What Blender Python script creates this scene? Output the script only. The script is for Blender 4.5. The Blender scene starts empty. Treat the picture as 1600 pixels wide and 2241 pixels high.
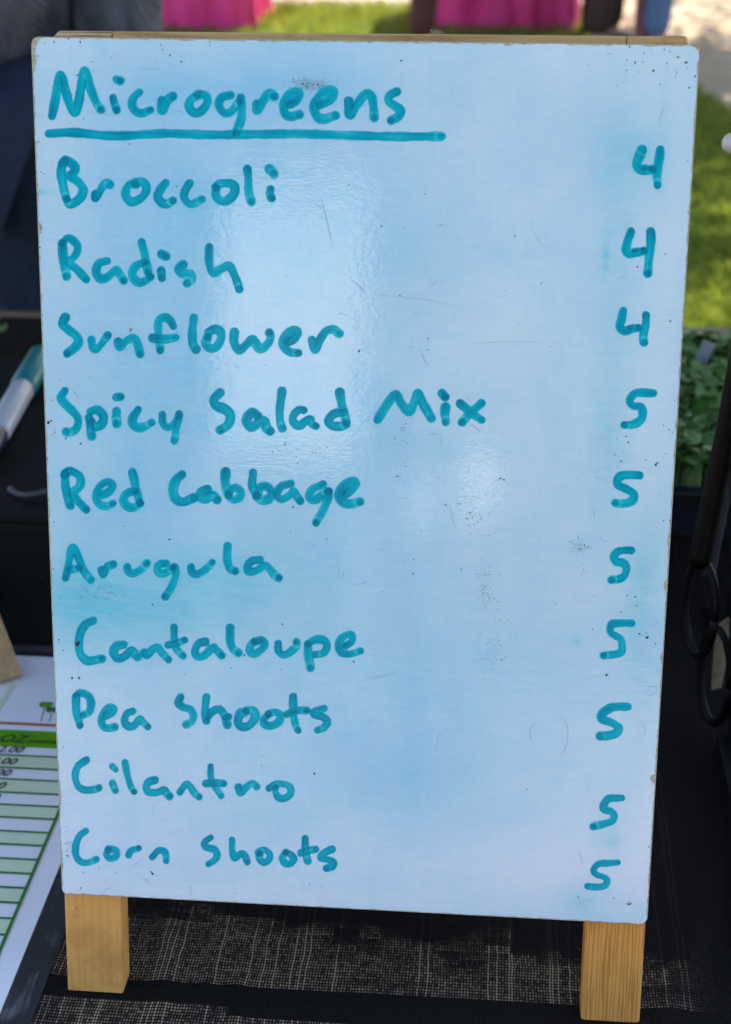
import bpy, bmesh, math, random
import numpy as np
from mathutils import Vector, Matrix
random.seed(7); rng = np.random.default_rng(11)
R = math.radians
S = bpy.context.scene

# ------------------------------------------------------------------ camera, world, sun, exposure
GZ = 0.80                                   # height of the sign board's lower edge above the ground
F_PX = 3400.0
CAM = Vector((0.06445335, -0.62990967, 0.54172821 + GZ))
CROT = Matrix.Rotation(0.08720633, 3, 'Z') @ Matrix.Rotation(math.pi/2 - 0.45772921, 3, 'X') @ Matrix.Rotation(-0.00541254, 3, 'Z')
cd = bpy.data.cameras.new('camera'); cam = bpy.data.objects.new('camera', cd); S.collection.objects.link(cam)
cam.matrix_world = CROT.to_4x4(); cam.location = CAM
cd.sensor_fit = 'VERTICAL'; cd.sensor_height = 24.0; cd.lens = 24.0*F_PX/2241.0
cd.clip_start = 0.02; cd.clip_end = 300
cd.dof.use_dof = True; cd.dof.focus_distance = 0.785; cd.dof.aperture_fstop = 7.2
S.camera = cam
SUN_EL, SUN_AZ = R(51.0), R(26.0)           # azimuth measured from +Y towards +X
w = bpy.data.worlds.new('World'); S.world = w; w.use_nodes = True
nt = w.node_tree; nt.nodes.clear()
sky = nt.nodes.new('ShaderNodeTexSky'); sky.sky_type = 'NISHITA'; sky.sun_disc = False
sky.sun_elevation = SUN_EL; sky.sun_rotation = SUN_AZ; sky.dust_density = 1.6; sky.air_density = 1.0; sky.ozone_density = 1.2
bg = nt.nodes.new('ShaderNodeBackground'); bg.inputs[1].default_value = 0.12
out = nt.nodes.new('ShaderNodeOutputWorld'); nt.links.new(sky.outputs[0], bg.inputs[0]); nt.links.new(bg.outputs[0], out.inputs[0])
sl = bpy.data.lights.new('sun', 'SUN'); sl.energy = 5.0; sl.angle = R(0.53); sl.color = (1, .93, .82)
so = bpy.data.objects.new('sun', sl); S.collection.objects.link(so)
SUNV = Vector((math.sin(SUN_AZ)*math.cos(SUN_EL), math.cos(SUN_AZ)*math.cos(SUN_EL), math.sin(SUN_EL)))
so.rotation_euler = SUNV.to_track_quat('Z', 'Y').to_euler(); so.location = (3, 6, 9)
S.view_settings.view_transform = 'Standard'; S.view_settings.look = 'None'
S.view_settings.exposure = 1.78; S.view_settings.gamma = 1.0
S.view_settings.use_curve_mapping = False
S.cycles.max_bounces = 8; S.cycles.use_denoising = True

# ------------------------------------------------------------------ measuring helpers (real planes under picture points)
def ray(px, py): return CROT @ Vector(((px-800)/F_PX, -(py-1120.5)/F_PX, -1.0))
def on_axis(px, py, axis, val):
    d = ray(px, py); t = (val-CAM[axis])/d[axis]; return CAM + d*t
def on_z(px, py, z): return on_axis(px, py, 2, z)
def on_y(px, py, y): return on_axis(px, py, 1, y)
LEAN = R(12.5)
BN = Vector((0, -math.cos(LEAN), math.sin(LEAN))); BV = Vector((0, math.sin(LEAN), math.cos(LEAN)))
B0 = Vector((0, 0, GZ))
def on_board(px, py, off=0.0):              # -> (u, v) metres on the board plane
    d = ray(px, py); o = B0 + BN*off; t = ((o-CAM).dot(BN))/d.dot(BN); P = CAM + d*t - B0
    return P.x, P.dot(BV)
TZ = GZ - 0.0597                            # table cloth level

# ------------------------------------------------------------------ materials
class NB:
    def __init__(s, name):
        s.m = bpy.data.materials.new(name); s.m.use_nodes = True; s.t = s.m.node_tree; s.t.nodes.clear()
        s.out = s.n('ShaderNodeOutputMaterial'); s.p = s.n('ShaderNodeBsdfPrincipled'); s.l(s.p.outputs[0], s.out.inputs[0])
    def n(s, k, **kw):
        x = s.t.nodes.new(k)
        for a, b in kw.items(): setattr(x, a, b)
        return x
    def l(s, a, b): s.t.links.new(a, b)
    def set(s, sock, v):
        if hasattr(v, 'is_linked') or hasattr(v, 'links'): s.l(v, sock)
        else: sock.default_value = v
    def math(s, op, a, b=0.0, c=0.0, clamp=False):
        x = s.n('ShaderNodeMath', operation=op, use_clamp=clamp); s.set(x.inputs[0], a); s.set(x.inputs[1], b); s.set(x.inputs[2], c); return x.outputs[0]
    def mix(s, f, a, b):
        x = s.n('ShaderNodeMix', data_type='RGBA'); s.set(x.inputs[0], f); s.set(x.inputs[6], a if not isinstance(a, tuple) else (*a[:3], 1)); s.set(x.inputs[7], b if not isinstance(b, tuple) else (*b[:3], 1)); return x.outputs[2]
    def coord(s, scale=(1, 1, 1), rot=(0, 0, 0), loc=(0, 0, 0)):
        tc = s.n('ShaderNodeTexCoord'); mp = s.n('ShaderNodeMapping'); mp.inputs['Scale'].default_value = scale; mp.inputs['Rotation'].default_value = rot; mp.inputs['Location'].default_value = loc
        s.l(tc.outputs['Object'], mp.inputs[0]); return mp.outputs[0]
    def noise(s, vec, scale, detail=4, rough=.55, dist=0.0):
        x = s.n('ShaderNodeTexNoise'); s.l(vec, x.inputs['Vector']); x.inputs['Scale'].default_value = scale; x.inputs['Detail'].default_value = detail; x.inputs['Roughness'].default_value = rough; x.inputs['Distortion'].default_value = dist; return x.outputs[0]
    def ramp(s, f, lo, hi):
        x = s.n('ShaderNodeMapRange', interpolation_type='SMOOTHSTEP'); s.set(x.inputs[0], f); x.inputs[1].default_value = lo; x.inputs[2].default_value = hi; return x.outputs[0]
    def bump(s, h, strength, dist):
        b = s.n('ShaderNodeBump'); b.inputs['Strength'].default_value = strength; b.inputs['Distance'].default_value = dist; s.l(h, b.inputs['Height'])
        s.l(b.outputs[0], s.p.inputs['Normal']); return b
    def base(s, v): s.set(s.p.inputs['Base Color'], v if not isinstance(v, tuple) else (*v[:3], 1))
    def rough(s, v): s.set(s.p.inputs['Roughness'], v)

def simple(name, c, rough=.5, var=.12, scale=30, metal=0.0, bump=0.0, sc=(1, 1, 1)):
    b = NB(name); v = b.coord(sc); n = b.noise(v, scale)
    b.base(b.mix(b.ramp(n, .25, .75), tuple(x*(1-var) for x in c), tuple(min(1, x*(1+var)) for x in c)))
    b.rough(rough); b.p.inputs['Metallic'].default_value = metal
    if bump: b.bump(n, bump, .002)
    return b.m

def wood(name, base, dark, grain, axis='z', scale=1.0, rough=.45, blot=.35):
    b = NB(name)
    k = {'z': (1, 1, .04), 'x': (.04, 1, 1), 'y': (1, .04, 1)}[axis]
    v = b.coord(tuple(x*scale for x in k)); v2 = b.coord((1, 1, 1))
    bend = b.noise(v, 55, 2, .5)
    wv = b.n('ShaderNodeTexWave', wave_type='BANDS', bands_direction='X' if axis != 'x' else 'Z')
    b.l(v, wv.inputs[0]); wv.inputs['Scale'].default_value = 85; wv.inputs['Distortion'].default_value = 15; wv.inputs['Detail'].default_value = 3; wv.inputs['Detail Scale'].default_value = 1.1; wv.inputs['Detail Roughness'].default_value = .65
    fine = b.noise(v, 900, 3, .6); bl = b.noise(v2, 60, 3, .5, .6)
    g = b.math('MULTIPLY', b.ramp(wv.outputs[1], .35, .95), grain)
    c = b.mix(g, base, dark)
    c = b.mix(b.math('MULTIPLY', b.ramp(bl, .45, .75), blot), c, tuple(x*.78 for x in dark))
    c = b.mix(b.math('MULTIPLY', fine, .28), c, tuple(x*.7 for x in base))
    c = b.mix(b.math('MULTIPLY', b.ramp(bend, .5, .8), .22), c, dark)
    b.base(c); b.rough(rough); b.p.inputs['Specular IOR Level'].default_value = .25; b.bump(b.math('ADD', b.math('MULTIPLY', wv.outputs[1], grain*.6), fine), .25, .0004)
    return b.m

M = {}
# white melamine face: dye haze comes from the 'smear' attribute, with fine wipe marks and dust
def mk_laminate():
    b = NB('white_melamine')
    at = b.n('ShaderNodeAttribute', attribute_name='smear'); sep = b.n('ShaderNodeSeparateColor'); b.l(at.outputs['Color'], sep.inputs[0])
    v = b.coord((1, 1, 1)); vh = b.coord((1, 1, 7)); vv = b.coord((6, 1, 1))
    wipe = b.noise(vh, 60, 6, .62, .4); wv = b.noise(vv, 70, 5, .6, .3); fine = b.noise(v, 420, 5, .7); cl = b.noise(v, 14, 4, .6, .5)
    blue = b.math('MULTIPLY_ADD', b.math('SUBTRACT', wipe, .5), .5, sep.outputs[0])
    blue = b.math('MULTIPLY_ADD', b.math('SUBTRACT', wv, .5), .3, blue)
    blue = b.math('MULTIPLY_ADD', b.math('SUBTRACT', cl, .5), .95, blue, clamp=True)
    c = b.mix(blue, (.71, .80, .92), (.30, .63, .87))
    c = b.mix(b.math('MULTIPLY', sep.outputs[1], b.math('MULTIPLY_ADD', b.math('SUBTRACT', b.noise(b.coord((1, 1, 4), (0, .35, 0)), 45, 5, .6, 1.2), .5), 2.2, 1.2), clamp=True), c, (.20, .63, .80))          # cyan marker haze
    dust = b.noise(v, 1500, 4, .75); du = b.math('MINIMUM', sep.outputs[2], 1.1)
    gr = b.math('MULTIPLY', b.ramp(b.math('MULTIPLY_ADD', du, .16, dust), .60, .74), b.math('MULTIPLY_ADD', du, .45, .10))
    c = b.mix(gr, c, (.22, .27, .36))
    b.base(c)
    b.rough(b.math('MULTIPLY_ADD', b.ramp(fine, .3, .8), .05, .045)); b.p.inputs['Specular IOR Level'].default_value = .85
    peel = b.noise(b.coord((1, 1, 2.6)), 330, 2, .5); peel2 = b.noise(b.coord((1, 1, 1.8)), 120, 2, .5)
    b.bump(b.math('MULTIPLY_ADD', peel2, 1.0, peel), .28, .00010)
    return b.m
M['laminate'] = mk_laminate()
def mk_ink():
    b = NB('teal_marker_ink')
    at = b.n('ShaderNodeAttribute', attribute_name='ink'); sep = b.n('ShaderNodeSeparateColor'); b.l(at.outputs['Color'], sep.inputs[0])
    v = b.coord((1, 1, 1)); n = b.noise(v, 500, 4, .65); n2 = b.noise(v, 90, 3, .5)
    d = b.math('MULTIPLY_ADD', b.math('SUBTRACT', n, .5), .22, sep.outputs[0]); d = b.math('MULTIPLY_ADD', b.math('SUBTRACT', n2, .5), .28, d, clamp=True)
    r = b.n('ShaderNodeValToRGB'); e = r.color_ramp.elements
    e[0].position = 0.0; e[0].color = (.10, .62, .66, 1); e[1].position = 1.0; e[1].color = (.0015, .095, .17, 1)
    for p, c in ((.3, (.001, .44, .57)), (.52, (.001, .33, .465)), (.75, (.001, .20, .32))):
        q = e.new(p); q.color = (*c, 1)
    b.l(d, r.inputs[0]); b.base(r.outputs[0]); b.rough(.2); b.p.inputs['Specular IOR Level'].default_value = .10
    peel = b.noise(b.coord((1, 1, 2.6)), 330, 2, .5); peel2 = b.noise(b.coord((1, 1, 1.8)), 120, 2, .5)
    b.bump(b.math('MULTIPLY_ADD', peel2, 1.0, peel), .28, .00010)
    return b.m
M['ink'] = mk_ink()
M['core'] = simple('pressed_board_core', (.50, .44, .34), .8, .25, 500, bump=.3)
M['leg_smooth'] = wood('smooth_pale_wood', (.89, .43, .115), (.60, .24, .055), .2, 'z', 1.0, .42, .45)
M['leg_grain'] = wood('striped_pine_wood', (.86, .38, .09), (.42, .14, .025), .62, 'z', 1.9, .42, .1)
M['rail'] = wood('weathered_rail_wood', (.74, .44, .16), (.42, .21, .07), .45, 'x', 1.0, .55, .4)
M['rail_end'] = wood('streaky_rail_end_wood', (.78, .53, .26), (.20, .10, .04), .9, 'x', 1.6, .55, .5)
M['speck'] = simple('dry_marker_flecks', (.02, .03, .045), .6)
M['scratch'] = simple('grey_scratches', (.40, .50, .62), .6)
M['screw'] = simple('steel_pin', (.55, .55, .52), .3, .1, 50, 1.0)
M['staple'] = simple('brass_staple', (.75, .5, .25), .3, .1, 50, 1.0)

# ------------------------------------------------------------------ mesh helpers
def link(o, parent=None):
    S.collection.objects.link(o)
    if parent: o.parent = parent
    return o
def tag(o, label=None, cat=None, group=None, kind=None):
    for k, v in (('label', label), ('category', cat), ('group', group), ('kind', kind)):
        if v: o[k] = v
    return o
def empty(name, loc, label, cat, rot=(0, 0, 0), group=None):
    o = bpy.data.objects.new(name, None); o.location = loc; o.rotation_euler = rot; o.empty_display_size = .05
    link(o); return tag(o, label, cat, group)
def obj(name, verts, faces, mat, parent=None, smooth=False, label=None):
    me = bpy.data.meshes.new(name); me.from_pydata([tuple(v) for v in verts], [], faces); me.update()
    if mat: me.materials.append(mat)
    if smooth: me.polygons.foreach_set('use_smooth', [True]*len(me.polygons))
    o = bpy.data.objects.new(name, me); link(o, parent)
    if label: o['label'] = label
    return o
def bmobj(name, bm, mat, parent=None, smooth=False, label=None):
    me = bpy.data.meshes.new(name); bm.to_mesh(me); bm.free()
    if mat: me.materials.append(mat)
    if smooth: me.polygons.foreach_set('use_smooth', [True]*len(me.polygons))
    o = bpy.data.objects.new(name, me); link(o, parent)
    if label: o['label'] = label
    return o
def box(name, c, s, mat, parent=None, bev=0.0, rot=None, seg=2, label=None):
    bm = bmesh.new(); bmesh.ops.create_cube(bm, size=1)
    bmesh.ops.scale(bm, vec=s, verts=bm.verts)
    if bev: bmesh.ops.bevel(bm, geom=list(bm.edges), offset=bev, segments=seg, affect='EDGES', profile=.6)
    if rot is not None: bmesh.ops.rotate(bm, cent=(0, 0, 0), matrix=rot, verts=bm.verts)
    bmesh.ops.translate(bm, vec=c, verts=bm.verts)
    return bmobj(name, bm, mat, parent, label=label)
def catmull(P, n=8, closed=False):
    P = [np.array(p, float) for p in P]
    if len(P) < 3: return [P[0]+(P[-1]-P[0])*t for t in np.linspace(0, 1, n+1)]
    Q = [2*P[0]-P[1]]+P+[2*P[-1]-P[-2]]; o = []
    for i in range(1, len(Q)-2):
        a, b, c, d = Q[i-1:i+3]
        for t in np.linspace(0, 1, n, endpoint=False):
            o.append(.5*((2*b)+(-a+c)*t+(2*a-5*b+4*c-d)*t*t+(-a+3*b-3*c+d)*t**3))
    o.append(P[-1]); return o
def tube_mesh(path, r, sides=10):
    path = [Vector(p) for p in path]; n = len(path); rr = r if hasattr(r, '__len__') else [r]*n
    V, F = [], []; up = Vector((0.13, .21, 1)).normalized()
    for i, p in enumerate(path):
        t = (path[min(i+1, n-1)]-path[max(i-1, 0)]).normalized()
        a = t.cross(up)
        if a.length < .05: a = t.cross(Vector((1, 0, 0)))
        a.normalize(); up = a.cross(t).normalized(); b = up
        for k in range(sides):
            an = 2*math.pi*k/sides; V.append(p+(a*math.cos(an)+b*math.sin(an))*rr[i])
    for i in range(n-1):
        for k in range(sides):
            F.append((i*sides+k, i*sides+(k+1) % sides, (i+1)*sides+(k+1) % sides, (i+1)*sides+k))
    F.append(tuple(range(sides))[::-1]); F.append(tuple((n-1)*sides+k for k in range(sides)))
    return V, F
def tube(name, path, r, mat, parent=None, sides=10, label=None):
    V, F = tube_mesh(path, r, sides); return obj(name, V, F, mat, parent, True, label)
def prism(name, outline, z0, z1, mat, parent=None, axes=(0, 1, 2)):
    n = len(outline); V = []
    for z in (z0, z1):
        for p in outline:
            q = [0, 0, 0]; q[axes[0]] = p[0]; q[axes[1]] = p[1]; q[axes[2]] = z; V.append(q)
    F = [tuple(range(n))[::-1], tuple(range(n, 2*n))]+[(i, (i+1) % n, n+(i+1) % n, n+i) for i in range(n)]
    bm = bmesh.new(); vs = [bm.verts.new(v) for v in V]
    for f in F: bm.faces.new([vs[i] for i in f])
    bmesh.ops.recalc_face_normals(bm, faces=bm.faces); bmesh.ops.triangulate(bm, faces=[f for f in bm.faces if len(f.verts) > 4])
    return bmobj(name, bm, mat, parent)

def vnoise(shape, cell, seed, stretch=(1, 1)):
    """smooth value noise on a (rows, cols) grid"""
    g = np.random.default_rng(seed); r, c = shape
    gr, gc = max(3, int(r/(cell*stretch[0]))+3), max(3, int(c/(cell*stretch[1]))+3)
    G = g.random((gr, gc)); y = np.linspace(0, gr-2.001, r); x = np.linspace(0, gc-2.001, c)
    yi, xi = y.astype(int), x.astype(int); fy = (y-yi); fx = (x-xi); fy = fy*fy*(3-2*fy); fx = fx*fx*(3-2*fx)
    a = G[yi][:, xi]; b = G[yi][:, xi+1]; c_ = G[yi+1][:, xi]; d = G[yi+1][:, xi+1]
    return (a*(1-fx)+b*fx)*(1-fy)[:, None]+(c_*(1-fx)+d*fx)*fy[:, None]

# ================================================================== SETTING: ground, lawn, path
def mk_grass():
    b = NB('lawn_grass'); v = b.coord(); n = b.noise(v, 3.2, 5, .6); n2 = b.noise(v, 60, 4, .7)
    c = b.mix(b.ramp(n, .3, .7), (.085, .13, .018), (.16, .21, .03)); c = b.mix(b.math('MULTIPLY', b.ramp(n2, .45, .8), .6), c, (.05, .08, .012))
    b.base(c); b.rough(.7); b.bump(n2, .6, .02); return b.m
def mk_blade():
    b = NB('grass_blade'); at = b.n('ShaderNodeAttribute', attribute_name='tint'); sep = b.n('ShaderNodeSeparateColor'); b.l(at.outputs['Color'], sep.inputs[0])
    c = b.mix(sep.outputs[0], (.09, .15, .010), (.34, .37, .05)); b.base(c); b.rough(.5)
    tr = b.n('ShaderNodeBsdfTranslucent'); b.l(c, tr.inputs[0]); mx = b.n('ShaderNodeMixShader'); mx.inputs[0].default_value = .4
    b.l(b.p.outputs[0], mx.inputs[1]); b.l(tr.outputs[0], mx.inputs[2]); b.l(mx.outputs[0], b.out.inputs[0]); return b.m
def mk_dirt():
    b = NB('pinkish_gravel_ground'); v = b.coord(); n = b.noise(v, 2.0, 5, .6); n2 = b.noise(v, 40, 4, .7)
    c = b.mix(b.ramp(n, .3, .7), (.30, .20, .16), (.42, .31, .24)); c = b.mix(b.math('MULTIPLY', n2, .5), c, (.2, .13, .1)); b.base(c); b.rough(.9); b.bump(n2, .5, .01); return b.m
def mk_path():
    b = NB('concrete_path'); v = b.coord(); n = b.noise(v, 1.3, 5, .65); n2 = b.noise(v, 90, 4, .7)
    c = b.mix(b.ramp(n, .3, .7), (.22, .155, .085), (.33, .245, .125)); c = b.mix(b.math('MULTIPLY', b.ramp(n2, .4, .8), .35), c, (.25, .2, .17)); b.base(c); b.rough(.85); b.bump(n2, .3, .004); return b.m
def sheet(name, outline, z, mat, kind='structure'):
    o = obj(name, [(x, y, z) for x, y in outline], [tuple(range(len(outline)))], mat); o['kind'] = kind; return o
sheet('ground', [(-90, -60), (90, -60), (90, 140), (-90, 140)], -.008, mk_dirt())
G_ = lambda px, py: on_z(px, py, 0.0)
e1, e2 = G_(1535, 212), G_(1600, 262)       # where the lawn meets the path on the right
slope = (e2.y-e1.y)/(e2.x-e1.x)
lawn_far = G_(700, 12).y
sheet('lawn', [(-14, -3.0), (9, -3.0), (9, e1.y+slope*(9-e1.x)+5.2), (2.6, e1.y+slope*1.0-.3), (e2.x, e2.y), (e1.x, e1.y), (.62, e1.y+.5), (.55, lawn_far), (-14, lawn_far+.4)], -.004, mk_grass())
pth = [(e1.x-.001, e1.y+.001), (.621, e1.y+.5), (.551, lawn_far), (.6, 22), (9, 22), (9, e1.y+3.0), (2.59, e1.y+slope*1.0-.29), (e2.x, e2.y+.001)]
bm = bmesh.new(); top = [bm.verts.new((x, y, .012)) for x, y in pth]; bot = [bm.verts.new((x, y, -.02)) for x, y in pth]
bm.faces.new(top)
for i in range(len(pth)): bm.faces.new((top[i], top[(i+1) % len(pth)], bot[(i+1) % len(pth)], bot[i]))
bmesh.ops.recalc_face_normals(bm, faces=bm.faces)
po = bmobj('path', bm, mk_path()); po['kind'] = 'structure'
# grass blades, as one mass, where the lawn can be seen
def inside_lawn(x, y):
    right = np.where(y > e1.y+.5, .60, np.where(y > e1.y, e1.x-(y-e1.y)*.3, 9.0))
    edge = e1.y+slope*(x-e1.x)
    return (x < right) & ((x < e1.x) | (y < edge))
n = 90000
gx = np.concatenate([rng.uniform(-2.2, 2.2, n//3), rng.uniform(.35, 1.45, 2*n//3)]); gy = np.concatenate([rng.uniform(6.8, lawn_far, n//3), rng.uniform(2.9, 6.5, 2*n//3)])
k = inside_lawn(gx, gy); gx, gy = gx[k], gy[k]; n = len(gx)
h = rng.uniform(.025, .062, n); a = rng.uniform(0, 6.28, n); bend = rng.uniform(.1, .9, n)*h; wd = rng.uniform(.0016, .0034, n); an = a+1.57
V = np.zeros((n, 4, 3)); dx, dy = np.cos(a), np.sin(a); ex, ey = np.cos(an)*wd, np.sin(an)*wd
V[:, 0] = np.stack([gx-ex, gy-ey, np.full(n, -.004)], 1); V[:, 1] = np.stack([gx+ex, gy+ey, np.full(n, -.004)], 1)
V[:, 2] = np.stack([gx+ex*.8+dx*bend*.4, gy+ey*.8+dy*bend*.4, h*.6], 1); V[:, 3] = np.stack([gx+dx*bend, gy+dy*bend, h], 1)
me = bpy.data.meshes.new('grass'); me.vertices.add(n*4); me.vertices.foreach_set('co', V.ravel())
idx = np.arange(n)*4; tri = np.stack([idx, idx+1, idx+2, idx, idx+2, idx+3], 1).ravel()
me.loops.add(n*6); me.loops.foreach_set('vertex_index', tri); me.polygons.add(n*2); me.polygons.foreach_set('loop_start', np.arange(0, n*6, 3)); me.polygons.foreach_set('loop_total', np.full(n*2, 3)); me.update()
ca = me.color_attributes.new('tint', 'FLOAT_COLOR', 'POINT'); tt = np.repeat(rng.random(n), 4); ca.data.foreach_set('color', np.stack([tt, tt, tt, np.ones(n*4)], 1).ravel())
me.materials.append(mk_blade()); go = link(bpy.data.objects.new('grass', me)); go['kind'] = 'stuff'; tag(go, 'short sunlit green grass blades of the park lawn', 'grass')

# ------------------------------------------------------------------ trees (shade the lawn, crowns above the picture)
M['bark'] = simple('tree_bark', (.11, .08, .055), .9, .4, 18, bump=.8, sc=(1, 1, .25))
def mk_leaf():
    b = NB('tree_leaf'); at = b.n('ShaderNodeObjectInfo'); v = b.coord(); n = b.noise(v, 1.7, 3)
    c = b.mix(b.ramp(n, .3, .7), (.05, .10, .015), (.10, .16, .03)); b.base(c); b.rough(.5)
    tr = b.n('ShaderNodeBsdfTranslucent'); b.l(c, tr.inputs[0]); mx = b.n('ShaderNodeMixShader'); mx.inputs[0].default_value = .4
    b.l(b.p.outputs[0], mx.inputs[1]); b.l(tr.outputs[0], mx.inputs[2]); b.l(mx.outputs[0], b.out.inputs[0]); return b.m
M['leaf'] = mk_leaf()
def tree(x, y, hgt, rad, nleaf, label, seed):
    g = np.random.default_rng(seed)
    t = empty('shade_tree', (x, y, 0), label, 'tree', group='trees shading the lawn')
    bm = bmesh.new()
    tv, tf = tube_mesh([(0, 0, -.05), (.03, .02, hgt*.25), (-.05, .04, hgt*.5), (.04, 0, hgt*.8)], [.22, .17, .13, .05], 12)
    V = [tuple(v) for v in tv]; Fc = list(tf)
    tips = []
    for i in range(11):
        az = i*2.4+g.random(); z0 = hgt*(.38+.035*i); L = rad*(.85-.03*i)
        p = [(0, 0, z0), (math.cos(az)*L*.5, math.sin(az)*L*.5, z0+L*.35), (math.cos(az)*L, math.sin(az)*L, z0+L*.5+g.random()*.3)]
        bv, bf = tube_mesh(catmull(p, 4), np.linspace(.06, .015, 9), 6); o = len(V); V += [tuple(v) for v in bv]; Fc += [tuple(q+o for q in f) for f in bf]
        tips.append(p[2]); tips.append(p[1])
    obj('trunk', V, Fc, M['bark'], t, True)
    cl = [np.array(p)+g.normal(0, rad*.16, 3) for p in tips for _ in range(3)]
    C = np.array([cl[i] for i in g.integers(0, len(cl), nleaf)])+g.normal(0, rad*.13, (nleaf, 3)); C[:, 2] = np.maximum(C[:, 2], hgt*.36)
    s = g.uniform(.04, .085, nleaf)[:, None]; d1 = g.normal(size=(nleaf, 3)); d1 /= np.linalg.norm(d1, axis=1)[:, None]; d2 = np.cross(d1, g.normal(size=(nleaf, 3))); d2 /= np.linalg.norm(d2, axis=1)[:, None]
    V = np.stack([C-d1*s, C+d2*s*.5, C+d1*s, C-d2*s*.5], 1).reshape(-1, 3)
    me = bpy.data.meshes.new('crown'); me.vertices.add(len(V)); me.vertices.foreach_set('co', V.ravel()); me.loops.add(nleaf*4); me.loops.foreach_set('vertex_index', np.arange(nleaf*4)); me.polygons.add(nleaf); me.polygons.foreach_set('loop_start', np.arange(0, nleaf*4, 4)); me.polygons.foreach_set('loop_total', np.full(nleaf, 4)); me.update()
    me.materials.append(M['leaf']); co = link(bpy.data.objects.new('crown', me), t); co['kind'] = 'stuff'
    return t
tree(2.1, 8.55, 4.6, 1.75, 9000, 'small dense tree right of the path shading its near end', 3)
tree(1.9, 5.25, 4.0, .85, 2600, 'added unseen young tree right of the table shading the nearest lawn', 13)  # added to cast the shade band on the nearest grass
tree(-1.8, 11.9, 6.2, 2.8, 7000, 'tall leafy tree behind the pink draped tables', 5)
tree(4.6, 12.6, 6.0, 2.6, 7500, 'leafy tree beside the far end of the concrete path', 9)

# ------------------------------------------------------------------ unseen canopy added to keep the sun off the table
M['canvas'] = simple('shade_canopy_cloth', (.06, .10, .22), .8, .1, 20)
M['white_canvas'] = simple('white_canvas', (.82, .82, .80), .8, .04, 6)
M['cream_canvas'] = simple('cream_canvas', (.68, .66, .62), .8, .15, 3)
M['alu'] = simple('white_metal_pole', (.7, .7, .7), .35, .05, 20, .6)
CN = empty('shade_canopy', (.35, 1.85, 0), 'added unseen navy canopy roof that keeps the table in shade', 'canopy')
hx, hy, z0c, z1c = 1.5, 1.5, 2.15, 2.75
obj('shade_canopy_roof', [(-hx, -hy, z0c), (hx, -hy, z0c), (hx, hy, z0c), (-hx, hy, z0c), (0, 0, z1c), (-hx, -hy, z0c-.16), (hx, -hy, z0c-.16), (hx, hy, z0c-.16), (-hx, hy, z0c-.16)],
    [(0, 1, 4), (1, 2, 4), (2, 3, 4), (3, 0, 4), (0, 5, 6, 1), (1, 6, 7, 2), (2, 7, 8, 3), (3, 8, 5, 0)], M['canvas'], CN)
for sx in (-1, 1):
    for sy in (-1, 1): box('shade_canopy_leg', (sx*(hx-.03), sy*(hy-.03), 1.05), (.03, .03, 2.1), M['alu'], CN, .003)

# ------------------------------------------------------------------ reflectors added behind the camera to put glare on the board
def back_sheet(px0, py0, px1, py1, Y):      # board reflection of a region -> rectangle at distance Y
    def hit(px, py):
        u, v = on_board(px, py); P = B0+Vector((u, 0, 0))+BV*v; d = (P-CAM).normalized(); r = d-BN*2*d.dot(BN); t = (Y-P.y)/r.y; return P+r*t
    a, c = hit(px0, py0), hit(px1, py1); return min(a.x, c.x), max(a.x, c.x), min(a.z, c.z), max(a.z, c.z)
x0, x1, z0_, z1_ = back_sheet(480, 380, 765, 1000, -5.0)  # panel added where the board mirrors it as glare
st = empty('added_glare_panel', ((x0+x1)/2, -5.2, 0), 'added unseen canvas panel mirrored in the board as a glare patch', 'glare_panel')
zc = (z0_+z1_)/2
box('reflecting_panel', (0, 0, zc), (x1-x0, .02, z1_-z0_), M['cream_canvas'], st, .004)
for sx in (-1, 1): box('glare_panel_leg', (sx*((x1-x0)/2+.02), -.02, z1_/2), (.035, .035, z1_), M['alu'], st, .003)
def reflector(px0, py0, px1, py1, Y, label):  # added white box whose mirror image makes a small glare patch
    a, b_, c, d = back_sheet(px0, py0, px1, py1, Y)
    r = empty('reflector', ((a+b_)/2, Y-.15, c if c > .02 else 0), label, 'reflector', group='added white reflectors for board glare')
    w_, h_ = b_-a, (d-c)
    box('body', (0, 0, h_*.4), (w_, .3, h_*.8), M['white_canvas'], r, .02); box('lid', (0, 0, h_*.91), (w_*1.03, .31, h_*.16), M['white_canvas'], r, .015)
    return r, (a, b_, c, d)
ck = []
ck.append(reflector(1005, 1005, 1085, 1110, -3.9, 'larger added white box for a glare patch on the board'))
ck.append(reflector(885, 1075, 945, 1150, -3.9, 'smaller added white box for a glare patch on the board'))
M['dark_metal'] = simple('dark_metal', (.05, .05, .055), .5)
for r_, (a, b_, c, d) in ck:
    s_ = empty('reflector_stand', ((a+b_)/2, -4.05, 0), 'added dark stand under the %s reflector' % ('larger' if r_ is ck[0][0] else 'smaller'), 'stand')
    box('stand_top', (0, 0, c-.012), (b_-a, .28, .02), M['dark_metal'], s_)
    for sx in (-1, 1):
        for sy in (-1, 1): box('leg', (sx*((b_-a)/2-.02), sy*.12, (c-.022)/2), (.02, .02, c-.022), M['dark_metal'], s_)
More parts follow.
